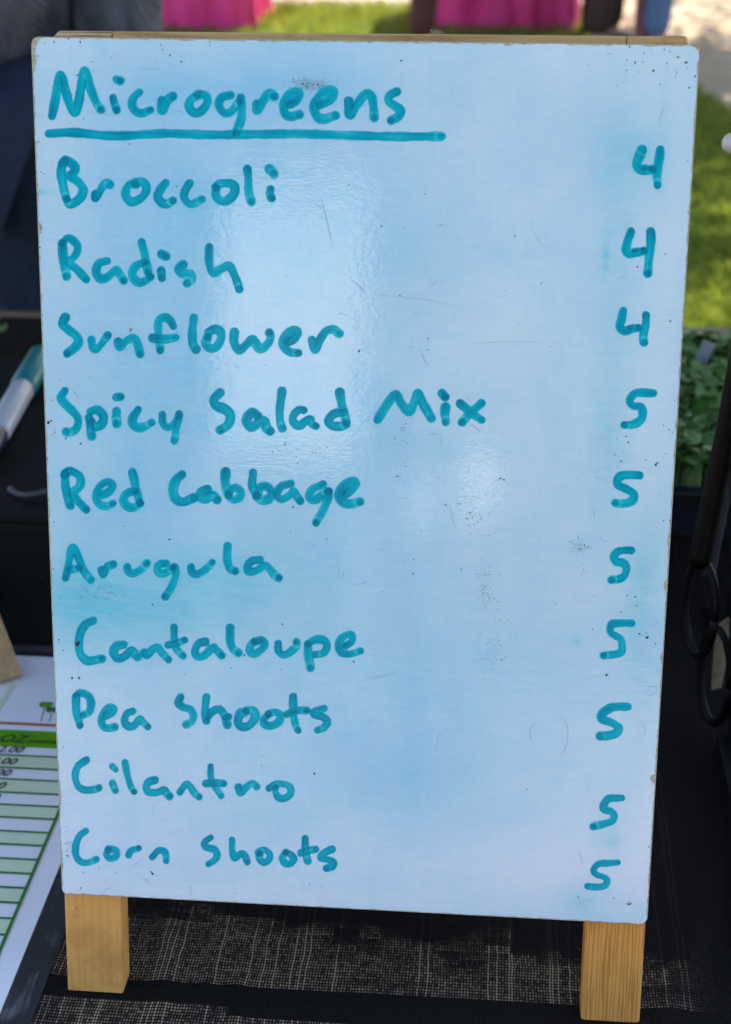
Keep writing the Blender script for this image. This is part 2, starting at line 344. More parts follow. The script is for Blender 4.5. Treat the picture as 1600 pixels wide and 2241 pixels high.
# added unseen hedge: keeps what the board mirrors dark around the panel
nh = 24000; C = np.stack([rng.uniform(-7, 7, nh), rng.normal(-8.2, .35, nh), rng.uniform(0, 3.6, nh)], 1)
s = rng.uniform(.05, .1, nh)[:, None]; d1 = rng.normal(size=(nh, 3)); d1 /= np.linalg.norm(d1, axis=1)[:, None]; d2 = np.cross(d1, rng.normal(size=(nh, 3))); d2 /= np.linalg.norm(d2, axis=1)[:, None]
V = np.stack([C-d1*s, C+d2*s*.6, C+d1*s, C-d2*s*.6], 1).reshape(-1, 3)
me = bpy.data.meshes.new('added_hedge'); me.vertices.add(len(V)); me.vertices.foreach_set('co', V.ravel()); me.loops.add(nh*4); me.loops.foreach_set('vertex_index', np.arange(nh*4)); me.polygons.add(nh); me.polygons.foreach_set('loop_start', np.arange(0, nh*4, 4)); me.polygons.foreach_set('loop_total', np.full(nh, 4)); me.update()
me.materials.append(M['leaf']); ho = link(bpy.data.objects.new('added_hedge', me)); ho['kind'] = 'stuff'; tag(ho, 'long added unseen dark green hedge mirrored around the glare panel', 'added_hedge')

# ================================================================== FAR MARKET: pink draped tables and people's legs
def mk_pink():
    b = NB('magenta_tablecloth'); v = b.coord((1, 1, .3)); n = b.noise(v, 9, 3, .5)
    c = b.mix(b.ramp(n, .3, .7), (.78, .03, .19), (.95, .06, .27)); b.base(c); b.rough(.7); return b.m
M['pink'] = mk_pink(); M['plastic_top'] = simple('white_plastic_top', (.7, .7, .68), .5, .05)
def draped_table(xa, xb, y, label, seed):
    wdt = xb-xa; t = empty('draped_table', ((xa+xb)/2, y+.38, 0), label, 'table', group='pink draped tables on the lawn')
    box('table_top', (0, 0, .735), (wdt-.03, .72, .03), M['plastic_top'], t, .005)
    for sx in (-1, 1):
        for sy in (-1, 1): box('leg', (sx*(wdt/2-.1), sy*.28, .36), (.028, .028, .72), M['alu'], t)
    per = []; N = 160; hw, hd = wdt/2, .37
    L = [(-hw, -hd), (hw, -hd), (hw, hd), (-hw, hd)]
    for i in range(4):
        p, q = L[i], L[(i+1) % 4]
        for k_ in range(N//4): f = k_/(N/4); per.append((p[0]+(q[0]-p[0])*f, p[1]+(q[1]-p[1])*f))
    g = np.random.default_rng(seed); ph = g.random(6)*6.3
    V, Fc = [], []; rows = 9
    for j in range(rows):
        z = .753-.745*j/(rows-1)
        for i, (px, py) in enumerate(per):
            a_ = i/N*6.283; wv = (math.sin(a_*17+ph[0])+.6*math.sin(a_*29+ph[1])+.5*math.sin(a_*7+ph[2]))*.018*j/(rows-1)
            V.append((px*(1+.0*j)+px/hw*wv, py+py/hd*wv, z))
    for j in range(rows-1):
        for i in range(N): Fc.append((j*N+i, j*N+(i+1) % N, (j+1)*N+(i+1) % N, (j+1)*N+i))
    Fc.append(tuple(range(N)))
    obj('drape', V, Fc, M['pink'], t, True)
    return t
ya = G_(500, 76).y
pa, pb = on_y(300, 50, ya), on_y(545, 50, ya)
draped_table(pa.x-.25, pb.x-.0, ya, 'magenta draped table left of the open grass gap', 1)
yb = G_(1150, 72).y
pa, pb = on_y(925, 50, yb), on_y(1262, 50, yb)
draped_table(pa.x, pb.x, yb, 'magenta draped table right of the maroon trousers', 2)

# ------------------------------------------------------------------ people
M['skin'] = simple('skin', (.48, .29, .20), .5, .06, 40); M['hair'] = simple('dark_hair', (.03, .02, .015), .6, .3, 90, sc=(1, 1, .2)); M['shoe'] = simple('dark_shoes', (.015, .015, .018), .6)
def skinned(name, pts, edges, rad, mat, parent, sub=2, root=0):
    me = bpy.data.meshes.new(name); me.from_pydata([Vector(p) for p in pts], edges, []); o = bpy.data.objects.new(name, me); link(o, parent)
    md = o.modifiers.new('skin', 'SKIN'); md.use_smooth_shade = True
    for i, r_ in enumerate(rad):
        me.skin_vertices[0].data[i].radius = r_ if isinstance(r_, tuple) else (r_, r_)
    me.skin_vertices[0].data[root].use_root = True
    sb = o.modifiers.new('sub', 'SUBSURF'); sb.levels = sb.render_levels = sub
    me.materials.append(mat); return o
def person(loc, rz, label, top_mat, leg_mat, arm=((-.235, .02, 1.10), (-.22, -.12, .90)), stride=.06, sc=1.0, bulk=0.0):
    r = empty('person', loc, label, 'person', (0, 0, rz)); r.scale = (sc,)*3
    # pelvis 0, belly 1, chest 2, neck 3, head 4,5 ; arms 6-11 ; legs 12-19
    (ex, ey, ez), (wx, wy, wz) = arm
    P = [(0, 0, .94), (0, 0, 1.08), (0, .01, 1.32), (0, 0, 1.46), (0, -.01, 1.56), (0, -.02, 1.68),
         (-.17, .01, 1.40), (ex, ey, ez), (wx, wy, wz), (.17, .01, 1.40), (.24, .02, 1.12), (.25, -.08, .87),
         (-.09, 0, .90), (-.10, -.02-stride*.3, .50), (-.11, stride, .09), (-.12, stride-.12, .035),
         (.09, 0, .90), (.10, -.02+stride*.3, .50), (.11, -stride+.02, .09), (.12, -stride-.12, .035)]
    E_ = [(0, 1), (1, 2), (2, 3), (3, 4), (4, 5), (2, 6), (6, 7), (7, 8), (2, 9), (9, 10), (10, 11), (0, 12), (12, 13), (13, 14), (14, 15), (0, 16), (16, 17), (17, 18), (18, 19)]
    rd = [(.15, .11), (.13, .10), (.15, .11), .055, (.078, .09), (.07, .085), .055, .04, .03, .055, .04, .03, .085, .055, .038, .035, .085, .055, .038, .035]
    body = skinned('body', P, E_, rd, M['skin'], r)
    # hands: palm and five fingers each
    for s_, W in ((-1, Vector(P[8])), (1, Vector(P[11]))):
        dn = Vector((0, -.35, -1)).normalized(); sd = Vector((0, -1, .35)).normalized()
        pts = [W, W+dn*.045, W+dn*.085]; ed = [(0, 1), (1, 2)]; ra = [(.024, .024), (.036, .018), (.036, .016)]
        for q in range(4):
            b0 = W+dn*.088+sd*(-.027+.018*q); L_ = (.066, .078, .072, .056)[q]; i0 = len(pts)
            pts += [b0, b0+dn*L_*.5+Vector((-s_*.006, 0, 0)), b0+dn*L_+Vector((-s_*.02, 0, 0))]; ed += [(2, i0), (i0, i0+1), (i0+1, i0+2)]; ra += [(.009, .009)]*2+[(.007, .007)]
        i0 = len(pts); pts += [W+dn*.04+sd*.036, W+dn*.075+sd*.052]; ed += [(1, i0), (i0, i0+1)]; ra += [(.011, .011), (.009, .009)]
        skinned('hand', pts, ed, ra, M['skin'], r, 1)
    hz = skinned('hair', [(0, .02, 1.60), (0, .03, 1.70), (0, 0, 1.77)], [(0, 1), (1, 2)], [(.085, .075), (.093, .09), (.07, .07)], M['hair'], r)
    fc = obj('nose', [(-.014, -.10, 1.615), (.014, -.10, 1.615), (0, -.135, 1.618), (0, -.105, 1.66)], [(0, 1, 2), (0, 2, 3), (1, 3, 2), (0, 3, 1)], M['skin'], r)
    for s_ in (-1, 1):
        e_ = tube('eye', [(s_*.034, -.100, 1.665), (s_*.034, -.106, 1.665)], .011, M['hair'], r, 8)
        tube('ear', [(s_*.083, 0, 1.64), (s_*.088, .005, 1.665), (s_*.083, .01, 1.69)], .012, M['skin'], r, 8)
    tube('mouth', [(-.025, -.097, 1.585), (0, -.103, 1.582), (.025, -.097, 1.585)], .005, simple('lips', (.4, .15, .13)), r, 6)
    # clothing shells
    skinned('sweater', [P[0][:2]+(.90,), P[1], P[2], (0, 0, 1.425), P[6], P[7], (Vector(P[8])*.93+Vector(P[7])*.07), P[9], P[10], (Vector(P[11])*.93+Vector(P[10])*.07)],
            [(0, 1), (1, 2), (2, 3), (2, 4), (4, 5), (5, 6), (2, 7), (7, 8), (8, 9)], [(.185+bulk, .14), (.165+bulk, .13), (.175+bulk*.6, .13), .075, .075, .058+bulk*.3, .047, .075, .058+bulk*.3, .047+bulk*.2], top_mat, r)
    skinned('trousers', [P[0], P[12], P[13], P[14], P[16], P[17], P[18]], [(0, 1), (1, 2), (2, 3), (0, 4), (4, 5), (5, 6)], [(.165, .125), .10, .075, .068, .10, .075, .068], leg_mat, r)
    for a_, b_ in ((14, 15), (18, 19)):
        skinned('shoe', [(P[a_][0], P[a_][1]+.03, .045), (P[a_][0], P[a_][1]-.06, .045), (P[b_][0], P[b_][1]-.04, .035)], [(0, 1), (1, 2)], [(.045, .045), (.046, .042), (.04, .03)], M['shoe'], r)
    return r
def mk_knit():
    b = NB('charcoal_marl_knit'); v = b.coord((1, 1, 1), (0, .5, .3)); n = b.noise(b.coord((1, 1, .35), (0, .7, 0)), 22, 4, .6); n2 = b.noise(v, 260, 3, .7)
    w_ = b.n('ShaderNodeTexWave'); b.l(v, w_.inputs[0]); w_.inputs['Scale'].default_value = 55; w_.inputs['Distortion'].default_value = 2
    c = b.mix(b.ramp(n, .3, .7), (.035, .036, .046), (.20, .20, .235)); c = b.mix(b.math('MULTIPLY', n2, .5), c, (.02, .02, .026)); c = b.mix(b.math('MULTIPLY', w_.outputs[1], .25), c, (.16, .16, .185))
    b.base(c); b.rough(.9); b.bump(b.math('ADD', n, w_.outputs[1]), .6, .01); return b.m
M['knit'] = mk_knit(); M['navy_denim'] = simple('dark_navy_denim', (.008, .016, .042), .8, .3, 60)
M['maroon'] = simple('maroon_cloth', (.10, .025, .02), .8, .2, 30); M['brown_cloth'] = simple('dark_brown_cloth', (.055, .022, .016), .8, .3, 30)
M['blue_denim'] = simple('faded_blue_denim', (.13, .19, .33), .8, .15, 40); M['rose'] = simple('dusty_rose_cloth', (.42, .17, .17), .8, .15, 20)
M['cream'] = simple('cream_cloth', (.55, .50, .42), .8)
NY = 1.42
nx = on_y(-150, 40, NY).x
person((nx, NY, 0), R(8), 'person in a charcoal knit sweater and navy jeans behind the table at the left', M['knit'], M['navy_denim'], stride=.02, bulk=.04)
yp = G_(880, 125).y; xp = on_y(880, 50, yp).x
person((xp+.10, yp, 0), R(95), 'distant person in maroon trousers between the two pink tables', M['cream'], M['maroon'], stride=.02, sc=.98)
yq = G_(1320, 118).y; xq = on_y(1325, 50, yq).x
person((xq, yq, 0), R(80), 'distant person in dark brown trousers beside the right pink table', M['brown_cloth'], M['brown_cloth'], stride=.03)
yr = G_(1432, 120).y; xr = on_y(1431, 50, yr).x
person((xr-.0, yr, 0), R(95), 'distant person in faded blue jeans at the edge of the sunlit path', M['rose'], M['blue_denim'], stride=.01, sc=.97)
# rose banner hanging to the ground and a black tote next to the people
a_, b_ = on_y(1388, 50, yr-.05), on_y(1417, 50, yr-.05)
bn = empty('market_banner', ((a_.x+b_.x)/2, yr-.05, 0), 'narrow dusty rose banner standing left of the blue jeans', 'banner')
wv = [(-.5+i/12, .006*math.sin(i*1.3)) for i in range(13)]
prism('banner_cloth', [(x*(b_.x-a_.x), y) for x, y in wv]+[(x*(b_.x-a_.x), y+.003) for x, y in wv[::-1]], .02, 1.3, M['rose'], bn)
box('banner_base', (0, 0, .01), (b_.x-a_.x+.02, .10, .02), M['dark_metal'], bn, .003); box('banner_rod', (0, .012, .66), (.012, .012, 1.28), M['dark_metal'], bn)
a_, b_ = on_y(1273, 50, yb-.12), on_y(1300, 50, yb-.12)
bag = empty('tote_bag', ((a_.x+b_.x)/2, yb-.10, 0), 'black tote bag standing on the ground by the pink table', 'bag')
M['black_cloth'] = simple('black_bag_cloth', (.012, .010, .014), .8)
box('bag_body', (0, 0, .19), ((b_.x-a_.x), .16, .38), M['black_cloth'], bag, .015)
tube('bag_handle', catmull([(-.02, 0, .38), (-.015, 0, .5), (.015, 0, .5), (.02, 0, .38)], 6), .006, M['black_cloth'], bag)

# ================================================================== TABLE, CLOTH
YF, YB = -.16, on_z(1550, 716, TZ-.004).y
M['table_wood'] = wood('brown_table_wood', (.30, .20, .13), (.16, .09, .05), .5, 'x', .5)
tb = empty('folding_table', (0, (YF+YB)/2, 0), 'brown wooden vendor table under the black mesh cloth', 'table')
box('table_top', (0, 0, TZ-.0035-.0125), (1.9, YB-YF, .025), M['table_wood'], tb, .003)
for sx in (-1, 1):
    for sy in (-1, 1): box('leg', (sx*.86, sy*((YB-YF)/2-.08), (TZ-.03)/2), (.04, .04, TZ-.03), M['dark_metal'], tb, .003)
def mk_mesh_cloth():
    b = NB('black_woven_mesh_cloth')
    at = b.n('ShaderNodeUVMap'); sx = b.n('ShaderNodeSeparateXYZ'); b.l(at.outputs[0], sx.inputs[0]); X, Y = sx.outputs[0], sx.outputs[1]   # metres along the weave
    CX, CY = .00158, .00215
    # slight wander of the threads
    cmb0 = b.n('ShaderNodeCombineXYZ'); b.l(X, cmb0.inputs[0]); b.l(Y, cmb0.inputs[1]); wn = b.noise(cmb0.outputs[0], 45, 2, .5)
    X = b.math('MULTIPLY_ADD', b.math('SUBTRACT', wn, .5), .0030, X)
    ux, uy = b.math('DIVIDE', X, CX), b.math('DIVIDE', Y, CY)
    fx, fy = b.math('FRACT', ux), b.math('FRACT', uy); ix, iy = b.math('FLOOR', ux), b.math('FLOOR', uy)
    dx = b.math('ABSOLUTE', b.math('SUBTRACT', fx, .5)); dy = b.math('ABSOLUTE', b.math('SUBTRACT', fy, .5))
    dot = b.math('MULTIPLY', b.ramp(dx, .40, .16), b.ramp(dy, .46, .22))
    def wn2(a, c):
        cm = b.n('ShaderNodeCombineXYZ'); b.set(cm.inputs[0], a); b.set(cm.inputs[1], c); w_ = b.n('ShaderNodeTexWhiteNoise', noise_dimensions='2D'); b.l(cm.outputs[0], w_.inputs[0]); return w_.outputs[0]
    jit = wn2(ix, iy)
    col = wn2(ix, 3.0); hot = b.math('GREATER_THAN', col, .87)                     # brighter single threads
    rowh = b.math('GREATER_THAN', wn2(5.0, iy), .80)
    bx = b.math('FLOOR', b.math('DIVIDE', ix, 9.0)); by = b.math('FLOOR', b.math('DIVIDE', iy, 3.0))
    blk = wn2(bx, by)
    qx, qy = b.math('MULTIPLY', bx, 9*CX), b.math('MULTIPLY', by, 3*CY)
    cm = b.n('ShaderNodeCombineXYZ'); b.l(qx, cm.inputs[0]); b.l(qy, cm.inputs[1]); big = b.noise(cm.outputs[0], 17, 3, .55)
    near = b.ramp(Y, .085, .020)                                                   # pale threads darkened towards the back: painted shade under the sign
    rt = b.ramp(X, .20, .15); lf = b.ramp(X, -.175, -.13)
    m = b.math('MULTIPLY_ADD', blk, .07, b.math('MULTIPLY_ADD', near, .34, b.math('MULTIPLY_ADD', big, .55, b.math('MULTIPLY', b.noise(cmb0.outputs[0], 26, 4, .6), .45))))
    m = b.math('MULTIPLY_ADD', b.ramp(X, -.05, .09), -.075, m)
    dapple_mask = b.math('MULTIPLY', b.ramp(m, .64, .84), rt)  # painted sun dapples mixed with blocks of pale thread
    dapple_mask = b.math('MULTIPLY', dapple_mask, b.math('MULTIPLY_ADD', lf, .7, .3))
    dapple_mask = b.math('MULTIPLY', dapple_mask, b.math('SUBTRACT', 1.0, b.math('MULTIPLY', b.math('LESS_THAN', Y, SHADE_HI), b.ramp(X, -.02, .02))))
    # shadow strip between the sign's feet, painted dark, with a step
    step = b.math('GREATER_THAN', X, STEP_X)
    lo = b.math('MULTIPLY_ADD', step, -.0075, SHADE_LO)
    in_shade = b.math('MULTIPLY', b.math('LESS_THAN', Y, SHADE_HI), b.math('GREATER_THAN', Y, lo))
    dapple_mask = b.math('MULTIPLY', dapple_mask, b.math('SUBTRACT', 1.0, in_shade))
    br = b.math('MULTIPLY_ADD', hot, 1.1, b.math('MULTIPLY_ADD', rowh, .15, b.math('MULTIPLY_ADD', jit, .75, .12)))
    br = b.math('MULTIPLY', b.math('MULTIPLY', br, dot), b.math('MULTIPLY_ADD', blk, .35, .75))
    amt = b.math('MULTIPLY', br, dapple_mask, clamp=True)
    amt = b.math('MAXIMUM', amt, b.math('MULTIPLY', b.math('MULTIPLY', b.math('MULTIPLY', dot, hot), .05), b.math('SUBTRACT', 1.0, in_shade)))
    c = b.mix(amt, (.010, .008, .0075), (.44, .32, .205)); b.base(c); b.rough(.8); b.p.inputs['Specular IOR Level'].default_value = .08
    rib = b.math('MULTIPLY', b.ramp(dy, .5, .1), b.math('MULTIPLY_ADD', b.ramp(dx, .5, .2), .6, .4)); b.bump(rib, .9, .0009)
    return b.m
STEP_X = on_z(500, 2200, TZ).x; SHADE_HI = on_z(500, 2156, TZ).y; SHADE_LO = on_z(400, 2196, TZ).y
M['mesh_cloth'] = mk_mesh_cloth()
def cloth():
    ys = np.concatenate([np.linspace(YF, .35, 200), np.linspace(.355, YB-.035, 60)]); xs = np.linspace(-.97, .97, 480)
    Xg, Yg = np.meshgrid(xs, ys); Z = np.full_like(Xg, TZ)
    def fold(x0, y0, ang, wd, ln, amp):
        c_, s_ = math.cos(ang), math.sin(ang); a = (Xg-x0)*c_+(Yg-y0)*s_; b_ = -(Xg-x0)*s_+(Yg-y0)*c_
        return amp*np.exp(-(a/wd)**2)*np.exp(-(b_/ln)**2)
    for x, y, a, wd, ln, am in ((-.105, .03, .12, .006, .05, .0022), (-.078, .02, -.1, .005, .035, .0018), (-.062, .0, .15, .005, .03, .0016), (-.02, .06, .5, .01, .05, .0014), (.19, .06, -.35, .010, .09, .0035), (.22, .02, -.5, .012, .07, .003), (.235, .12, -.2, .012, .10, .003), (.18, .16, -.3, .01, .07, .0025), (.26, .22, -.1, .014, .1, .003), (-.168, .02, .1, .006, .05, .0012)):
        Z += fold(x, y, a, wd, ln, am)
    Z += (vnoise(Z.shape, 18, 4)-.5)*.0007
    # drape over the side and front edges
    V = np.stack([Xg, Yg, Z], 2); nr, nc = Z.shape
    V[Yg < YF+.001, 1] = YF-.004
    front = V[0].copy(); rowsF = []
    for j in range(1, 8):
        q = front.copy(); q[:, 1] = YF-.008+.008*np.sin(xs*23+1)*j/7; q[:, 2] = TZ-.05*j; rowsF.append(q)
    A = np.concatenate([np.array(rowsF[::-1]), V], 0); nr = A.shape[0]
    UV = np.zeros((nr, nc, 2)); UV[..., 0] = xs[None, :]; UV[7:, :, 1] = ys[:, None]
    for j in range(7): UV[j, :, 1] = YF-.05*(7-j)
    Fc = [(j*nc+i, j*nc+i+1, (j+1)*nc+i+1, (j+1)*nc+i) for j in range(nr-1) for i in range(nc-1)]
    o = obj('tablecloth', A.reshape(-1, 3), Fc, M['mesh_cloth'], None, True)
    ul = o.data.uv_layers.new(name='UVMap'); li = np.zeros(len(o.data.loops), int); o.data.loops.foreach_get('vertex_index', li); ul.data.foreach_set('uv', UV.reshape(-1, 2)[li].ravel())
    tag(o, 'black woven mesh tablecloth with pale threads under the sign', 'tablecloth'); return o
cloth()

# ================================================================== LAMINATED PRICE SHEET, left
def flat(name, pts, z, mat, parent, off):
    return obj(name, [(p[0]-off.x, p[1]-off.y, z-off.z) for p in pts], [tuple(range(len(pts)))], mat, parent)
PS = Vector((-.32, .10, TZ+.002))
ps = empty('price_sheet', PS, 'laminated green and white price sheet lying flat left of the sign', 'price list')
XR = -.1835; XL = -.47; YT = on_z(60, 1441, TZ).y; YBt = -.14
M['paper'] = simple('white_glossy_paper', (.86, .84, .86), .22, .03, 8)
M['green_band'] = simple('green_print', (.13, .36, .012), .25, .05); M['green_line'] = simple('green_line_print', (.04, .20, .035), .25, .05)
M['tint_row'] = simple('pale_green_print', (.66, .76, .52), .25, .03); M['orange_print'] = simple('orange_print', (.45, .14, .05), .3); M['text_print'] = simple('black_print', (.03, .035, .03), .35)
M['sprout'] = simple('sprout_print', (.12, .32, .02), .3, .5, 300); M['stem_print'] = simple('stem_print', (.45, .38, .30), .3)
def mk_lam():
    b = NB('clear_laminate_margin'); v = b.coord((1, .12, 1)); n = b.noise(v, 160, 5, .7, .4); n2 = b.noise(b.coord(), 30, 4, .6, .8)
    c = b.mix(b.math('MULTIPLY', b.ramp(b.math('MULTIPLY_ADD', n, .5, b.math('MULTIPLY', n2, .5)), .50, .68), .8), (.030, .030, .032), (.17, .17, .175)); b.base(c); b.rough(.28); b.bump(n2, .3, .002); return b.m
M['lam'] = mk_lam()
box('laminate_film', (XR+.009+.0-PS.x-.1435, (YT+YBt)/2-PS.y, -.0012), (.305, YT-YBt+.02, .0012), M['lam'], ps)
box('paper_sheet', ((XL+XR)/2-PS.x, (YT+YBt)/2-PS.y, -.0003), (XR-XL, YT-YBt, .0006), M['paper'], ps)
zl = TZ+.0024
yy = lambda px_y: on_z(0, px_y, TZ+.002).y
XT = on_z(100, 1847, TZ+.002).x             # right rule of the price table
def strip(name, ya_, yb_, mat, z=zl, xr=None): return flat(name, [(XL+.02, yb_), (xr or XT, yb_), (xr or XT, ya_), (XL+.02, ya_)], z, mat, ps, PS)
strip('header_band', yy(1597), yy(1633), M['green_band'])
strip('orange_rule', yy(1580), yy(1585.5), M['orange_print'], xr=XT+.004)
lines = [1652.5, 1680, 1705, 1734, 1761, 1788.5, 1818.7, 1847.6, 1878.8, 1910, 1942, 1975, 2010, 2046.6, 2083, 2121, 2160]
for i, L_ in enumerate(lines):
    if i < len(lines)-1 and i % 2 == 0: strip('tinted_row', yy(L_), yy(lines[i+1]), M['tint_row'], zl-.0002)
    o = strip('green_rule', yy(L_)+.0008, yy(L_)-.0008, M['green_line'], zl+.0002)
vr = flat('table_border', [(XT-.001, yy(2160)), (XT+.001, yy(2160)), (XT+.001, yy(1640)), (XT-.001, yy(1640))], zl+.0004, M['green_line'], ps, PS)
def text(body, x_right, y, size, mat, z, parent, off, shear=.3, align='RIGHT', name='printed_text'):
    cu = bpy.data.curves.new(name, 'FONT'); cu.body = body; cu.size = size; cu.shear = shear; cu.align_x = align; cu.offset = size*.012
    t_ = bpy.data.objects.new('tmp', cu); link(t_); bpy.context.view_layer.update()
    me_ = bpy.data.meshes.new_from_object(t_.evaluated_get(bpy.context.evaluated_depsgraph_get())); bpy.data.objects.remove(t_)
    me_.name = name; me_.materials.clear(); me_.materials.append(mat); o = bpy.data.objects.new(name, me_); link(o, parent); o.location = (x_right-off.x, y-off.y, z-off.z); return o
for i, (pxr, pyb) in enumerate(((43, 1652), (28, 1678), (15, 1703), (3, 1731), (-10, 1757), (-24, 1784))):
    p = on_z(pxr, pyb, TZ+.002); text('$12.00', p.x+.0005, p.y+.0018, .0098, M['text_print'], zl+.0003, ps, PS)
p = on_z(53, 1627, TZ+.002); text('per OZ', p.x, p.y, .0125, M['text_print'], zl+.0003, ps, PS, .25)
p = on_z(58, 1626, TZ+.002); text('(minimum 2)', p.x, p.y, .0062, M['text_print'], zl+.0003, ps, PS, .4, 'LEFT')
pa, pb = on_z(28, 1497, zl), on_z(-30, 1590, zl); flat('green_stem', [(pb.x-.002, pb.y), (pb.x+.002, pb.y), (pa.x+.002, pa.y), (pa.x-.0015, pa.y)], zl+.0002, M['tint_row'], ps, PS)
for (sx, sy), (bx, by), mt in (((99, 1545), (89, 1579), 'sprout'), ((114, 1556), (108, 1579), 'green_line')):
    a_, b_ = on_z(sx, sy, zl), on_z(bx, by, zl)
    flat('sprout_stem', [(b_.x-.0006, b_.y), (b_.x+.0006, b_.y), (a_.x+.0006, a_.y), (a_.x-.0006, a_.y)], zl+.0001, M['stem_print'], ps, PS)
    for s_ in (-1, 1):
        cx, cy = a_.x+s_*.0022, a_.y+.002
        flat('sprout_leaf', [(cx+.0026*math.cos(t), cy+(.0034+.0008*math.sin(3*t))*math.sin(t)) for t in np.linspace(0, 6.2, 14)], zl+.0003+.0001*s_, M[mt], ps, PS)

# small easel whose foot stands on the sheet
M['easel_wood'] = wood('pale_easel_wood', (.55, .37, .18), (.36, .2, .09), .3, 'z')
foot = on_z(22, 1486, TZ+.004); up = on_y(-62, 1270, foot.y+.035)
ez = empty('tabletop_easel', (foot.x-.06, foot.y, TZ), 'small wooden easel with one foot on the price sheet at the left edge', 'easel')
def bar(name, p, q, wx, wy, mat, parent, off):
    p, q = Vector(p), Vector(q); d = q-p; rot = d.to_track_quat('Z', 'Y').to_matrix(); return box(name, (p+q)/2-off, (wx, wy, d.length), mat, parent, min(wx, wy)*.12, rot)
top = foot+(up-foot)*2.2; EO = Vector(ez.location)
bar('leg', foot, top, .018, .009, M['easel_wood'], ez, EO)
bar('leg', (foot.x-.20, foot.y, TZ+.006), top, .013, .009, M['easel_wood'], ez, EO)
bar('leg', (foot.x-.10, foot.y+.12, TZ+.006), top+Vector((0, .012, 0)), .013, .009, M['easel_wood'], ez, EO)
bar('ledge', (foot.x-.20, foot.y-.005, TZ+.06), (foot.x-.02, foot.y-.005, TZ+.06), .010, .014, M['easel_wood'], ez, EO)
for o in ez.children: pass

# ------------------------------------------------------------------ black case with marker on it
M['case'] = simple('black_plastic_case', (.002, .003, .004), .6, .2, 90, bump=.1); M['case'].node_tree.nodes['Principled BSDF'].inputs['Specular IOR Level'].default_value = .15; M['case_rim'] = simple('case_rim', (.018, .018, .024), .4)
CT = TZ+.115; cy0 = YT+.006; cy1 = on_z(30, 785, CT).y; cx1 = .05; cx0 = -.75
cs = empty('storage_case', ((cx0+cx1)/2, (cy0+cy1)/2, TZ+.001), 'black plastic storage case behind the price sheet', 'case')
CO = Vector(cs.location)
box('case_body', (0, 0, .054), (cx1-cx0, cy1-cy0, .108), M['case'], cs, .006)
box('case_base_rim', (0, 0, .004), (cx1-cx0+.006, cy1-cy0+.006, .0078), M['case_rim'], cs, .0015)
box('case_lid', (0, 0, .111), (cx1-cx0+.004, cy1-cy0+.004, .006), M['case'], cs, .002)
M['grey_strap'] = simple('grey_strap', (.055, .055, .06), .6)
hp = [on_z(x, y, CT+.001) for x, y in ((22, 1078), (32, 1086), (55, 1092), (85, 1088), (125, 1078))]
hp[0] += Vector((0, 0, .0)); tube('case_handle', [p-CO+Vector((0, 0, .003)) for p in catmull(hp, 6)], .0022, M['grey_strap'], cs)
mk = empty('dry_erase_marker', on_z(45, 855, CT+.011), 'white marker with a teal cap lying on the black case', 'marker')
MO = Vector(mk.location); MR = .0105
pA, pB, pC = on_z(-22, 975, CT+MR), on_z(50, 850, CT+MR), on_z(92, 778, CT+MR)
M['marker_white'] = simple('white_barrel', (.48, .47, .49), .3, .03); M['teal_cap'] = simple('teal_cap', (.005, .17, .17), .35, .05); M['navy_plug'] = simple('navy_plug', (.006, .012, .04), .4)
ax = (pC-pA).normalized()
def rod(name, a, b_, r0, mat): 
    L_ = (b_-a).length; n_ = 12
    pts = [a+(b_-a)*t for t in (0, .02, .06, .5, .94, .98, 1)]; rr = [r0*.75, r0*.93, r0, r0, r0, r0*.93, r0*.75]
    tube(name, [p-MO for p in pts], rr, mat, mk, 20)
q = pA+(pB-pA)*.18
rod('end_plug', pA-ax*.01, q, MR*.92, M['navy_plug']); rod('barrel', q, pB, MR*.97, M['marker_white']); rod('cap', pB-ax*.002, pC, MR*1.08, M['teal_cap'])
M['lime'] = simple('lime_leaf', (.12, .22, .02), .5)
lf = on_z(-26, 785, TZ+.002); lf.y = max(lf.y, cy1+.02)
sp = empty('seedling', lf, 'yellow green seedling leaf poking up behind the black case at the left edge', 'seedling')
for k_ in range(5):
    a_ = k_*1.3; pts = [(0, 0, 0), (.006*math.cos(a_), .006*math.sin(a_), .02), (.016*math.cos(a_), .012*math.sin(a_), .034+.004*k_)]
    tube('leaf_stem', catmull(pts, 4), .0011, M['lime'], sp, 6)
    c_ = Vector(pts[-1]); obj('leaf', [c_+Vector((.010*math.cos(t), .007*math.sin(t), .003*math.sin(2*t)+.004*math.cos(t))) for t in np.linspace(0, 5.6, 9)], [tuple(range(9))], M['lime'], sp)

# ------------------------------------------------------------------ microgreen tray, right
def mk_micro():
    b = NB('microgreen_leaf'); at = b.n('ShaderNodeAttribute', attribute_name='tint'); sep = b.n('ShaderNodeSeparateColor'); b.l(at.outputs['Color'], sep.inputs[0])
    c = b.mix(sep.outputs[0], (.06, .15, .02), (.33, .48, .16)); b.base(c); b.rough(.42)
    tr = b.n('ShaderNodeBsdfTranslucent'); b.l(c, tr.inputs[0]); mx = b.n('ShaderNodeMixShader'); mx.inputs[0].default_value = .25
    b.l(b.p.outputs[0], mx.inputs[1]); b.l(tr.outputs[0], mx.inputs[2]); b.l(mx.outputs[0], b.out.inputs[0]); return b.m
M['micro'] = mk_micro(); M['tray'] = simple('black_tray_plastic', (.010, .011, .016), .35, .1, 40)
RH = TZ+.045
ty0 = on_z(1540, 1075, RH).y; ty1 = on_z(1540, 800, RH).y; tx0, tx1 = .16, .62
tr_ = empty('microgreen_tray', ((tx0+tx1)/2, (ty0+ty1)/2, TZ+.001), 'black plastic tray of dense green microgreens at the back right of the table', 'tray'); TO = Vector(tr_.location)
